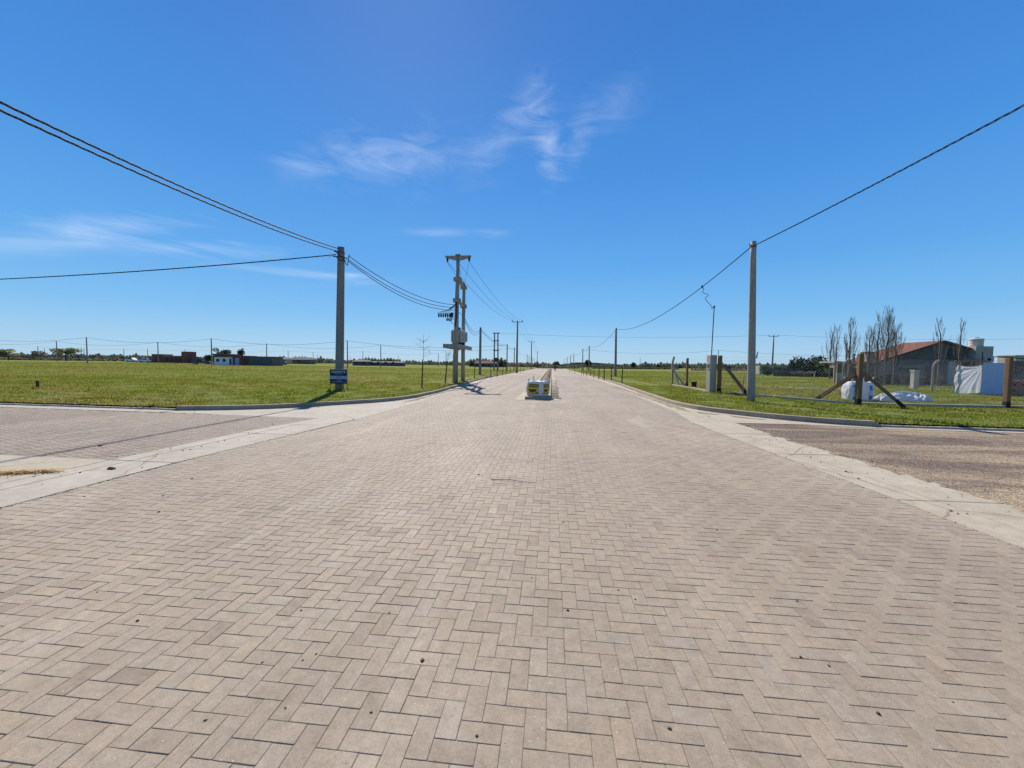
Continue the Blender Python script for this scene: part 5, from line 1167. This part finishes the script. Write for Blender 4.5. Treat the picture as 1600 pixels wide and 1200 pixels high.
def shrub(label, px, w, wd, h, leaf, seed, n=700, group=None, cat='shrub', size=None):
    x, y, z = dist(px, w); o = thing('shrub', label, cat, (x, y, z), 0, group); rr = random.Random(seed)
    bl = [(rr.uniform(-.45, .45) * wd, rr.uniform(-.3, .3) * wd, h * rr.uniform(.25, .72), wd * rr.uniform(.18, .32), wd * .26, h * rr.uniform(.2, .34)) for _ in range(8)]
    V, Q, T = leaf_arrays(bl, n, size or .10 + .03 * h, seed); npmesh('foliage', V, Q, leaf, o, T)
    b = MB()
    for q in bl[:5]: b.tube([(q[0] * .2, q[1] * .2, -.1), (q[0], q[1], q[2])], [.05, .02], 5)
    b.build('stem', M_BARK, o); return o
# bare poplars round the house
def poplar(label, px, yt, w, seed, spread=.16, dens=34):
    x, y, z = dist(px, w); h = (hz(px) - yt) / F * w + EYE - z; o = thing('poplar_tree', label, 'tree', (x, y, z)); rr = random.Random(seed); b = MB()
    trunk = [Vector((rr.gauss(0, .010) * k, rr.gauss(0, .010) * k, h * .96 * k / 8)) for k in range(9)]; b.tube([trunk[0] - Vector((0, 0, .2))] + trunk[1:], [.12, .105, .09, .078, .064, .05, .036, .024, .010], 7).build('trunk', M_BARK, o)
    b = MB()
    for k in range(int(dens * 1.3)):
        t = rr.uniform(.16, .93); i = t * 8; p = trunk[int(i)].lerp(trunk[min(8, int(i) + 1)], i % 1); a = rr.uniform(0, 6.28); L = h * (.34 * (1 - t) + .10) * rr.uniform(.6, 1.15); out_ = spread * rr.uniform(1.0, 2.2)
        dv = Vector((math.cos(a) * out_, math.sin(a) * out_, 1)).normalized(); q1_ = p + (dv + Vector((math.cos(a), math.sin(a), 0)) * .25) * L * .35; q2_ = q1_ + dv * L * .4; q3_ = q2_ + Vector((math.cos(a) * .05, math.sin(a) * .05, 1)) * L * .3
        b.tube([p, q1_, q2_, q3_], [.024 * (1.2 - t), .017 * (1.2 - t), .010, .004], 4, False)
        for _ in range(8):
            s0 = q1_.lerp(q3_, rr.random()); a2 = a + rr.uniform(-1.6, 1.6); l2 = L * rr.uniform(.15, .38); e = s0 + Vector((math.cos(a2) * .3, math.sin(a2) * .3, rr.uniform(.7, 1.1))) * l2; b.tube([s0, s0.lerp(e, .5) + Vector((0, 0, .02)), e], [.008, .006, .003], 3, False)
    b.build('branches', M_TWIG, o); return o
for q in ((1297, 510, 56, 'bare poplar at the left end of the row, beside the tall shrubs', .20, 30), (1306, 508, 55, 'second bare poplar from the left end of the row', .22, 30), (1327, 496, 38, 'bare poplar standing alone in front of the veranda, left of its chimney', .13, 40), (1357, 506, 38, 'bare poplar rising just left of the tallest one, over the annex', .16, 34),
          (1370, 490, 37.5, 'bare poplar with forked top close left of the tallest one', .14, 34), (1384, 479, 37.5, 'tallest bare poplar, in front of the terracotta roof', .15, 60), (1397, 504, 37.5, 'bare poplar close right of the tallest one', .18, 38)):
    poplar(q[3], q[0], q[1], q[2], int(q[0]), q[4], q[5])
poplar('thin bare sapling in front of the gable ridge', 1467, 492, 36.5, 31, .10, 16); poplar('thin bare sapling between the gable window and the tank tower', 1498, 498, 36.5, 37, .12, 16)
shrub('dark low shrub at the left end of the hedge beyond the plot', 1203, 75, 2.4, 1.9, M_LEAF_DARK, 11)
shrub('slim dark upright shrub in the middle of the hedge', 1238, 72, 1.8, 3.5, M_LEAF_DARK, 12)
shrub('tall spreading dark green shrub, largest of the hedge', 1266, 70, 4.6, 4.0, M_LEAF_DARK, 13, 1700)
shrub('rounded shrub beneath the leftmost bare poplars', 1298, 66, 3.2, 3.4, M_LEAF_MID, 14, 1100)
shrub('low dark bush at the foot of the leftmost poplars', 1308, 60, 2.2, 1.9, M_LEAF_DARK, 15)
shrub('low green-grey bush in the middle of the hedge', 1224, 73, 3.0, 1.3, M_LEAF_GREY, 16)
shrub('low pale scrubby bush under the tall spreading shrub', 1252, 68, 3.2, 1.1, M_LEAF_GREY, 17)
for k, (px_, w_, wd, h) in enumerate(((1385, 39.5, 1.5, 1.2), (1402, 39, 1.8, 1.0), (1424, 38.5, 2.2, 1.1), (1360, 37, 1.6, 1.1), (1452, 38, 2.0, .8))):
    shrub(('low dark bush at the right end of the veranda', 'low dark bush below the low end of the terracotta roof', 'wider low dark bush just left of the short gate pillar', 'low dark bush under the veranda chimney', 'flattest low bush, right of the short gate pillar')[k], px_, w_, wd, h, M_LEAF_DARK, 20 + k, 500, 'low bushes along the house front')
for k, (px_, w_, wd, h) in enumerate(((1346, 36.5, 1.1, 1.6), (1378, 36.5, 1.0, 1.9), (1412, 36.5, 1.3, 1.5), (1440, 36, 1.0, 1.3), (1470, 36, 1.3, 1.1), (1500, 36, 1.1, 1.2))):
    x, y, z = dist(px_, w_); o = thing('shrub', ('bare twiggy shrub under the chimney of the veranda', 'tall bare twiggy shrub at the right end of the veranda', 'bare twiggy shrub below the low end of the terracotta roof', 'bare twiggy shrub just right of the short gate pillar', 'low bare shrub under the gable window', 'low bare shrub between gable window and plastic sheet')[k], 'shrub', (x, y, z)); rr = random.Random(90 + k); b = MB()
    for q in range(34):
        a = rr.uniform(0, 6.28); l = h * rr.uniform(.5, 1.1); e = Vector((math.cos(a) * wd * .45 * rr.random(), math.sin(a) * wd * .4 * rr.random(), l)); m_ = e * .5 + Vector((rr.uniform(-.1, .1), rr.uniform(-.1, .1), .05)); b.tube([(0, 0, -.1), m_, e], [.018, .012, .004], 3, False)
        for _ in range(3): p = m_.lerp(e, rr.random()); b.tube([p, p + Vector((rr.uniform(-.2, .2), rr.uniform(-.2, .2), rr.uniform(.1, .3)))], [.007, .003], 3, False)
    b.build('stem', M_TWIG, o); V, Q, T = leaf_arrays([(0, 0, h * .45, wd * .45, wd * .4, h * .4)], 140, .06, 90 + k, .2); npmesh('foliage', V, Q, M_LEAF_DARK, o, T)
shrub('green bush filling the gap right of the last timber post', 1590, 41, 2.6, 2.0, M_LEAF_MID, 29, 1500)
x, y, z = dist(1273, 62); o = thing('sapling', 'small white-stemmed sapling in front of the dark hedge', 'sapling', (x, y, z)); MB().tube([(0, 0, -.1), (0, 0, .75)], .05, 6).tube([(0, 0, .7), (.2, 0, 1.15)], .03, 5).tube([(0, 0, .7), (-.22, 0, 1.1)], .03, 5).build('trunk', M_PALEBARK, o)
# verge saplings with stakes
def sapling(label, px, yb, hs, lean, crown, group=None, seed=1, dark=False):
    x, y = G(px, yb, GZ); o = thing('sapling', label, 'sapling', (x, y, GZ), 0, group); rr = random.Random(seed)
    MB().tube([(0, 0, -.1), (lean * .5 + .01, 0, hs * .5), (lean, 0, hs)], [.03 if not dark else .05, .028 if not dark else .05, .022 if not dark else .04], 6).build('stake', M_STAKE, o)
    h = hs + crown; b = MB(); b.tube([(.06, .02, 0), (.06 + lean * .4, .02, hs * .6), (.05 + lean, .02, hs + .2 * crown), (.07 + lean, 0, h)], [.02, .018, .014, .006], 6)
    tips = []
    for k in range(12):
        t = rr.uniform(.35, .95); p = Vector((.06 + lean, .02, hs * .75 + (h - hs * .75) * t)); a = rr.uniform(0, 6.28); l = rr.uniform(.2, .5) * crown; e = p + Vector((math.cos(a) * l, math.sin(a) * l, l * rr.uniform(.3, .9))); b.tube([p, p.lerp(e, .5) + Vector((0, 0, -.03)), e], [.009, .007, .003], 4, False); tips.append(e)
    b.build('trunk', M_TWIG, o)
    if crown > .8:
        bl = [(e.x, e.y, e.z, .12, .12, .12) for e in tips]; V, Q, T = leaf_arrays(bl, 160, .022, seed, .2); npmesh('leaves', V, Q, M_LEAF_PALE, o, T)
    return o
sapling('young budding sapling on a stake between the sign and the transformer', 658.5, 606, 1.9, .08, 1.3, seed=2)
sapling('dark leaning stake with a bare sapling just left of the transformer poles', 695, 599, 1.75, .20, .9, seed=3, dark=True)
for k, (px_, yb) in enumerate(((741, 592), (766.5, 590), (776.5, 588.5), (785, 586.5), (790.5, 585), (797, 583.5), (813, 581.5), (818, 580.5))):
    sapling(('nearest', 'second nearest', 'third nearest', 'fourth nearest')[k] + ' of the short dark stakes with saplings up the left verge' if k < 4 else 'tiny dark stake with a bare sapling far up the left verge', px_, yb, 1.7, random.uniform(-.08, .1), .35, 'staked saplings up the left verge', 40 + k)
for k, (px_, yb) in enumerate(((971.5, 598.5), (954.7, 594.8), (943.8, 593.2), (935.6, 591.3), (927.6, 590), (922.5, 587.2), (916.5, 587), (911.5, 586), (908.4, 585.6), (898, 583), (893.5, 581.5), (890, 581))):
    sapling(('nearest', 'second nearest', 'third nearest', 'fourth nearest', 'fifth nearest')[k] + ' of the short dark stakes with saplings up the right verge' if k < 5 else 'tiny dark stake with a bare sapling far up the right verge', px_, yb, 1.45, random.uniform(-.05, .05), .25, 'staked saplings up the right verge', 60 + k, k < 4)
x, y = G(58.5, 597.5, GZ + .35); tag(MB().cbox(-.06, .06, -.05, .05, -.1, .45, .02).build('stub_post', M_STAKE, None, (x, y, GZ + terr(x, y))), 'short dark stub post alone in the left field', 'post')

# trees across the far fields
def ftree(label, px, w, wd_px, top, leaf, seed, base_frac=.35, n=1500, shape='round', group=None):
    x, y, z = dist(px, w); s = w / F; r_ = wd_px * s / 2; h = (hz(px) - top) * s + EYE - z
    if shape == 'umbrella': bl = [(q[0], q[1], h * .74 + random.uniform(-.16, .14) * h, q[3], q[4], h * .17) for q in round_blobs(r_, h, 0, 11, seed)]
    else: bl = [(q[0], q[1], min(q[2], h * .86), q[3], q[4], q[5]) for q in round_blobs(r_, h * .62, h * .60, 11, seed)]
    return tree('tree', label, (x, y, z), bl, n, s * 1.15, leaf, h * base_frac, max(.12, r_ * .07), 'tree', group, seed)
ftree('pale round-headed tree at the left edge of the far tree line', 13.5, 230, 27, 545.5, M_LEAF_PALE, 3)
ftree('umbrella-shaped pale tree on the far left tree line', 103, 190, 30, 543.5, M_LEAF_PALE, 5, .6, 1500, 'umbrella')
ftree('feathery pale tree behind the small poles on the far left', 60, 260, 20, 548.5, M_LEAF_GREY, 6, .4, 500)
ftree('broad grey-green eucalyptus rising behind the white-fronted house', 345, 150, 27, 543, M_LEAF_BLUE, 8, .35, 1500)
ftree('lower eucalyptus at the left end of the white-fronted house', 327, 152, 13, 553, M_LEAF_BLUE, 9, .3, 600)
ftree('narrower eucalyptus rising right of the house roof middle', 377.5, 150, 12.5, 543.5, M_LEAF_BLUE, 10, .35, 800)
ftree('rounded dark tree on the right beside two slim poles', 918.5, 150, 10.5, 560.5, M_LEAF_DARK, 12, .3, 700)
ftree('grey-green spreading tree closing the end of the road', 868, 236, 13, 564.8, M_LEAF_FAR, 13, .3, 520)
ftree('small tree at the road end left of the spreading tree', 858.5, 260, 4, 569, M_LEAF_DARK, 14, .3, 200)
ftree('bare-looking round tree on the right horizon beyond the field', 989.5, 210, 9, 566.5, M_LEAF_GREY, 15, .3, 450)
ftree('small dark tree on the right horizon left of the meter pillar', 1028, 260, 10, 570, M_LEAF_DARK, 16, .3, 350)
ftree('rounded dark bush-like tree on the horizon right of the meter pillar', 1137, 230, 9, 572, M_LEAF_DARK, 17, .2, 350)
ftree('dark tree on the horizon right of the propped concrete post', 1063, 300, 9, 571, M_LEAF_DARK, 18, .25, 300)
def wood(px0, px1, w0, w1, hpx, leaf, seed, n, vary=.45):
    """a far wood that reads as one mass"""
    r = np.random.default_rng(seed); C = []
    t = r.random(n); px_ = px0 + (px1 - px0) * t; prof = hpx * (1 - vary + vary * (.5 + .5 * np.sin(px_ * .21 + seed)) * (.6 + .4 * np.sin(px_ * .53 + 2 * seed)) + .18 * np.sin(px_ * 1.3 + seed))
    for p_, hh in zip(px_, prof):
        w = w0 + (w1 - w0) * r.random(); x, y, z = dist(p_, w); C.append((x, y, z + max(.3, hh) * w / F * (1 - r.random() ** 1.6 * .96)))
    C = np.array(C); s = (w0 / F) * r.uniform(.6, 1.6, n)[:, None] * 1.6
    u = r.normal(size=(n, 3)); u /= np.linalg.norm(u, axis=1)[:, None]; v = np.cross(u, r.normal(size=(n, 3))); v /= np.linalg.norm(v, axis=1)[:, None]
    V = np.stack([C - u * s, C + v * s * .6, C + u * s, C - v * s * .6], 1).reshape(-1, 3)
    o = npmesh('distant_woods', V, np.arange(n * 4).reshape(-1, 4), leaf, None, r.random(n), kind='stuff'); return o
wood(-30, 235, 300, 360, 10, M_LEAF_FAR, 1, 18720, .35); wood(-30, 240, 285, 300, 4.5, M_LEAF_GREY, 2, 3000)
wood(235, 520, 300, 380, 9, M_LEAF_FAR, 3, 12960); wood(400, 480, 240, 270, 9, M_LEAF_GREY, 4, 1800, .3)
wood(500, 860, 330, 420, 6, M_LEAF_FAR, 5, 15120); wood(560, 625, 200, 225, 10, M_LEAF_FAR, 6, 3960, .25); wood(733, 790, 240, 270, 12, M_LEAF_FAR, 7, 5400, .3)
wood(780, 860, 300, 330, 6, M_LEAF_GREY, 8, 2400); wood(862, 1060, 330, 420, 5.5, M_LEAF_FAR, 9, 10080); wood(1000, 1330, 330, 430, 8, M_LEAF_FAR, 10, 15120, .4)
wood(925, 1060, 205, 215, 2.0, M_LEAF_FAR, 11, 3600, .3); wood(1080, 1200, 150, 210, 2.4, M_LEAF_GREY, 12, 2800, .6); wood(1180, 1330, 150, 170, 11, M_LEAF_FAR, 13, 7920, .3)
wood(1540, 1700, 90, 120, 9, M_LEAF_MID, 14, 3000, .3); wood(845, 905, 200, 225, 4.5, M_LEAF_GREY, 15, 1800, .6)
b = MB()                                   # long low rise on the right horizon
hp = [(880, 569.5), (900, 566.2), (930, 566.6), (960, 569), (1000, 571.5), (1030, 573)]
vs = []
for p_, yt in hp: x, y, z = dist(p_, 1400); vs += [(x, y, -1), (x, y, EYE + (hz(p_) - yt) / F * 1400), (x * 1.15, y * 1.15, -1)]
b.add(vs, [(3 * i, 3 * i + 3, 3 * i + 4, 3 * i + 1) for i in range(len(hp) - 1)] + [(3 * i + 1, 3 * i + 4, 3 * i + 5, 3 * i + 2) for i in range(len(hp) - 1)])
b.build('hills', M_EARTH, kind='structure')

# ------------------------------------------------------------------ far houses on the left
def at(px, w): x, y, z = dist(px, w); return Vector((x, y, z))
def house_at(label, px0, px1, w, cat='house', rz=None):
    p, q = at(px0, w), at(px1, w); d = q - p; o = thing('brick_house', label, cat, (p.x, p.y, min(p.z, q.z)), math.atan2(d.y, d.x)); return o, Vector((d.x, d.y)).length
o, L = house_at('long brick house with a white front and dark block side wall', 332, 424, 117)
s = 117 / F; X = lambda px: (px - 332) / 92 * L
MB().box(0, X(382), .3, 6, 0, 3.05).build('wall', M_BRICK, o); MB().box(0, X(354), .0, 6.2, 3.051, 3.55).build('parapet', M_BRICK, o); MB().box(X(382), X(424), .5, 6, 0, 2.75).build('side_wall', M_DARKWALL, o)
MB().box(X(380), X(424) + .1, .4, 6.1, 2.751, 2.85).build('roof', M_RENDER_GREY, o)
MB().box(X(336), X(363), -.25, .29, 0, 2.55).build('front_wall', M_WHITEPAINT, o)
MB().box(X(335.5), X(366), -.55, .295, 2.551, 2.75).build('canopy', M_DARKWALL, o)
for a, c_ in ((339, 343.5), (349, 353.5)): w_ = MB().box(X(a), X(c_), -.30, -.252, 1.1, 2.0).build('window', M_DARKSTEEL, o); MB().box(X(a) + .06, X(c_) - .06, -.325, -.301, 1.16, 1.94).build('pane', M_GLASS, w_)
d_ = MB().box(X(359.5), X(362.5), -.30, -.252, 0, 2.1).build('door', M_DARKWOOD, o)
MB().box(X(366.5), X(373), .18, .298, 0, 2.3).build('door', M_PALEBLUE, o, label='pale green-blue double door right of the white front')
for k in range(4): MB().box(X(377.5) + k * .42, X(377.5) + k * .42 + .22, .1, .298, 0, 2.6).build('buttress', M_BRICK, o)
o, L = house_at('low red brick house with a square tower block, far across the left field', 236, 292, 150)
X = lambda px: (px - 236) / 56 * L
MB().box(0, L, .4, 6, 0, 2.6).build('wall', M_BRICK, o); MB().box(X(236.5), X(253), .2, 5, 2.601, 3.4).build('parapet', M_BRICK, o); MB().box(X(284), X(294), -.1, 4, 0, 4.5).build('tower', M_BRICK, o); MB().box(X(253), X(284), .3, 5.5, 2.602, 2.85).build('roof', M_RENDER_LIGHT, o)
for a in (258, 265, 272, 278): w_ = MB().box(X(a), X(a) + .9, .34, .398, .8, 1.9).build('window', M_DARKSTEEL, o); MB().box(X(a) + .07, X(a) + .83, .31, .339, .87, 1.83).build('pane', M_GLASS, w_)
MB().box(X(294), X(312), .8, 5, 0, 1.9).build('side_wall', M_DARKWALL, o); MB().box(X(224), X(236), .8, 5, 0, 2.3).build('side_wall', M_DARKWALL, o)
def lowhouse(label, px0, px1, w, h, wall, roof, rh=.9):
    o, L = house_at(label, px0, px1, w); MB().box(0, L, 0, 6, 0, h).build('wall', wall, o)
    MB().hexa([(-.3, -.4, h), (L + .3, -.4, h), (L + .3, 6.4, h), (-.3, 6.4, h)], [(.8, 2.6, h + rh), (L - .8, 2.6, h + rh), (L - .8, 3.4, h + rh), (.8, 3.4, h + rh)]).build('roof', roof, o)
    for k in range(max(2, int(L / 4))): w_ = MB().box(1 + k * 3.5, 2.1 + k * 3.5, -.06, -.004, .9, 2.0).build('window', M_DARKSTEEL, o); MB().box(1.07 + k * 3.5, 2.03 + k * 3.5, -.085, -.061, .97, 1.93).build('pane', M_GLASS, w_)
lowhouse('low pale house with a grey roof just right of the long brick house', 428, 446, 190, 2.3, M_RENDER_LIGHT, M_RENDER_GREY)
lowhouse('grey-roofed low house second right of the long brick house', 452, 484, 200, 2.3, M_RENDER_GREY, M_RENDER_GREY, 1.3)
lowhouse('low grey-roofed house right of the thick corner pole', 551, 574, 175, 1.9, M_DARKWALL, M_RENDER_GREY)
lowhouse('long low dark house under trees, between corner pole and transformer', 574, 628, 180, 1.7, M_DARKWALL, M_RENDER_GREY, .5)
lowhouse('long brown-roofed barn just right of the transformer poles', 741, 778, 215, 2.2, M_DARKWALL, M_BRICK, 1.5)
lowhouse('low pale building at the left edge of the brick tower house', 200, 216, 165, 1.5, M_RENDER_LIGHT, M_RENDER_GREY, .3)

# ------------------------------------------------------------------ cars
def car(label, px, w, rz, paint, pickup, group=None):
    x, y, z = dist(px, w); o = thing('parked_car', label, 'car', (x, y, z), rz, group)
    L2, W2 = (2.45, .88) if pickup else (2.05, .84)
    prof = [(-L2, .38), (-L2, .92), (-L2 + .1, .98), (L2 - 1.15, .98), (L2 - .15, .86), (L2, .70), (L2, .38)]
    def ext(pf, w_, name, mat, par):
        k = len(pf); b = MB(); vs = [(p, -w_, q) for p, q in pf] + [(p, w_, q) for p, q in pf]; b.add(vs, [tuple(range(k)), tuple(range(2 * k - 1, k - 1, -1))] + [(i, i + k, (i + 1) % k + k, (i + 1) % k) for i in range(k)]); return b.build(name, mat, par)
    bd = ext(prof, W2, 'body', paint, o); a = -.55 if pickup else -1.55
    ext([(a, .981), (a + .18, 1.60), (.62, 1.62), (1.28, .981)], W2 - .09, 'cabin', paint, o)
    gl = MB()
    for sgn in (-1, 1): yy = sgn * (W2 - .085); gl.hexa([(a + .15, yy - .006, 1.05), (1.08, yy - .006, 1.05), (1.08, yy + .006, 1.05), (a + .15, yy + .006, 1.05)], [(a + .26, yy - .006, 1.53), (.60, yy - .006, 1.53), (.60, yy + .006, 1.53), (a + .26, yy + .006, 1.53)])
    gl.hexa([(1.27, -.66, 1.03), (1.27, .66, 1.03), (1.25, .66, 1.03), (1.25, -.66, 1.03)], [(.72, -.62, 1.56), (.72, .62, 1.56), (.70, .62, 1.56), (.70, -.62, 1.56)]); gl.build('window', M_GLASS, o)
    for px_ in (-L2 + .85, L2 - .80):
        for sgn in (-1, 1):
            wh = MB().tube([(0, -.10, 0), (0, .10, 0)], .34, 18).build('wheel', M_RUBBER, o, (px_, sgn * (W2 - .06), .34)); MB().tube([(0, -.112, 0), (0, .112, 0)], .20, 12).build('rim', M_STEEL, wh)
    for sgn in (-1, 1): MB().box(L2 - .02, L2 + .02, sgn * .68 - .14, sgn * .68 + .14, .66, .80).build('headlight', M_LAMP, o); MB().box(-L2 - .02, -L2 + .02, sgn * .72 - .08, sgn * .72 + .08, .68, .90).build('tail_light', M_TAIL, o)
    MB().box(L2 - .01, L2 + .07, -W2 + .05, W2 - .05, .36, .56).build('bumper', M_RUBBER, o); return o
car('dark pickup truck parked left of the white-fronted house', 315, 121, R(200), M_CARDARK, True)
car('white car parked beside the low pale building far across the field', 206, 158, R(5), M_CARWHITE, False)
car('dark car parked at the right end of the long brick house', 440, 150, R(10), M_CARDARK, False)
car('white car parked at the left end of the far brick house', 227, 148, R(30), M_CARWHITE, False)

# ------------------------------------------------------------------ motorcyclist
x, y = G(867.2, 579.8); mo = thing('motorcycle', 'dark motorcycle driving away up the right-hand carriageway', 'motorcycle', (x, y, 0), R(90))
for q in (-.66, .66):
    wh = MB().tube([(.30 * math.cos(t), 0, .30 * math.sin(t)) for t in np.linspace(0, 2 * math.pi, 21)], .055, 8, False).build('wheel', M_RUBBER, mo, (q, 0, .35)); MB().tube([(0, -.06, 0), (0, .06, 0)], .07, 10).build('hub', M_STEEL, wh)
MB().tube([(.66, 0, .35), (.45, 0, .95)], .035, 8).tube([(-.66, 0, .35), (-.1, 0, .45), (.3, 0, .5), (.42, 0, .85), (-.1, 0, .78), (-.5, 0, .8)], .04, 8).build('frame', M_DARKSTEEL, mo)
MB().cbox(-.15, .25, -.15, .15, .3, .6, .04).build('engine', M_DARKSTEEL, mo); MB().cbox(-.02, .42, -.14, .14, .78, 1.0, .06).build('fuel_tank', M_CARDARK, mo); MB().cbox(-.68, -.03, -.13, .13, .78, .86, .03).build('seat', M_RUBBER, mo)
MB().tube([(.38, -.36, 1.08), (.46, -.15, 1.03), (.46, .15, 1.03), (.38, .36, 1.08)], .02, 8).build('handlebar', M_DARKSTEEL, mo); MB().box(-.72, -.68, -.06, .06, .72, .80).build('tail_light', M_TAIL, mo)
pe = thing('person', 'person in dark clothes riding a motorcycle away up the road', 'person', (x, y, 0), R(90))
me = bpy.data.meshes.new('body')
J = [(-.22, 0, .92), (-.20, 0, 1.12), (-.12, 0, 1.36), (-.08, 0, 1.48), (-.05, 0, 1.60), (-.03, 0, 1.72), (-.10, .20, 1.42), (.08, .30, 1.20), (.36, .33, 1.10), (-.10, -.20, 1.42), (.08, -.30, 1.20), (.36, -.33, 1.10), (-.18, .12, .90), (.18, .22, .82), (.02, .20, .42), (.16, .20, .36), (-.18, -.12, .90), (.18, -.22, .82), (.02, -.20, .42), (.16, -.20, .36)]
E_ = [(0, 1), (1, 2), (2, 3), (3, 4), (4, 5), (2, 6), (6, 7), (7, 8), (2, 9), (9, 10), (10, 11), (0, 12), (12, 13), (13, 14), (14, 15), (0, 16), (16, 17), (17, 18), (18, 19)]
RD = [.17, .16, .18, .08, .10, .11, .08, .065, .045, .08, .065, .045, .11, .09, .06, .045, .11, .09, .06, .045]
me.from_pydata(J, E_, []); me.materials.append(M_CLOTH); bo = bpy.data.objects.new('body', me); COL.objects.link(bo); bo.parent = pe
sm_ = bo.modifiers.new('skin', 'SKIN')
for v, r_ in zip(me.skin_vertices[0].data if len(me.skin_vertices) else [], RD): v.radius = (r_, r_)
if len(me.skin_vertices): me.skin_vertices[0].data[0].use_root = True
bo.modifiers.new('sub', 'SUBSURF').levels = 1; bo.modifiers['sub'].render_levels = 1
MB().lathe([(.03, -.13), (.10, -.10), (.135, -.02), (.135, .05), (.09, .12), (.02, .145)], 0, 0, 14).build('helmet', M_CARDARK, pe, (-.03, 0, 1.70), smooth=True)

print('OBJECTS', len(bpy.data.objects))
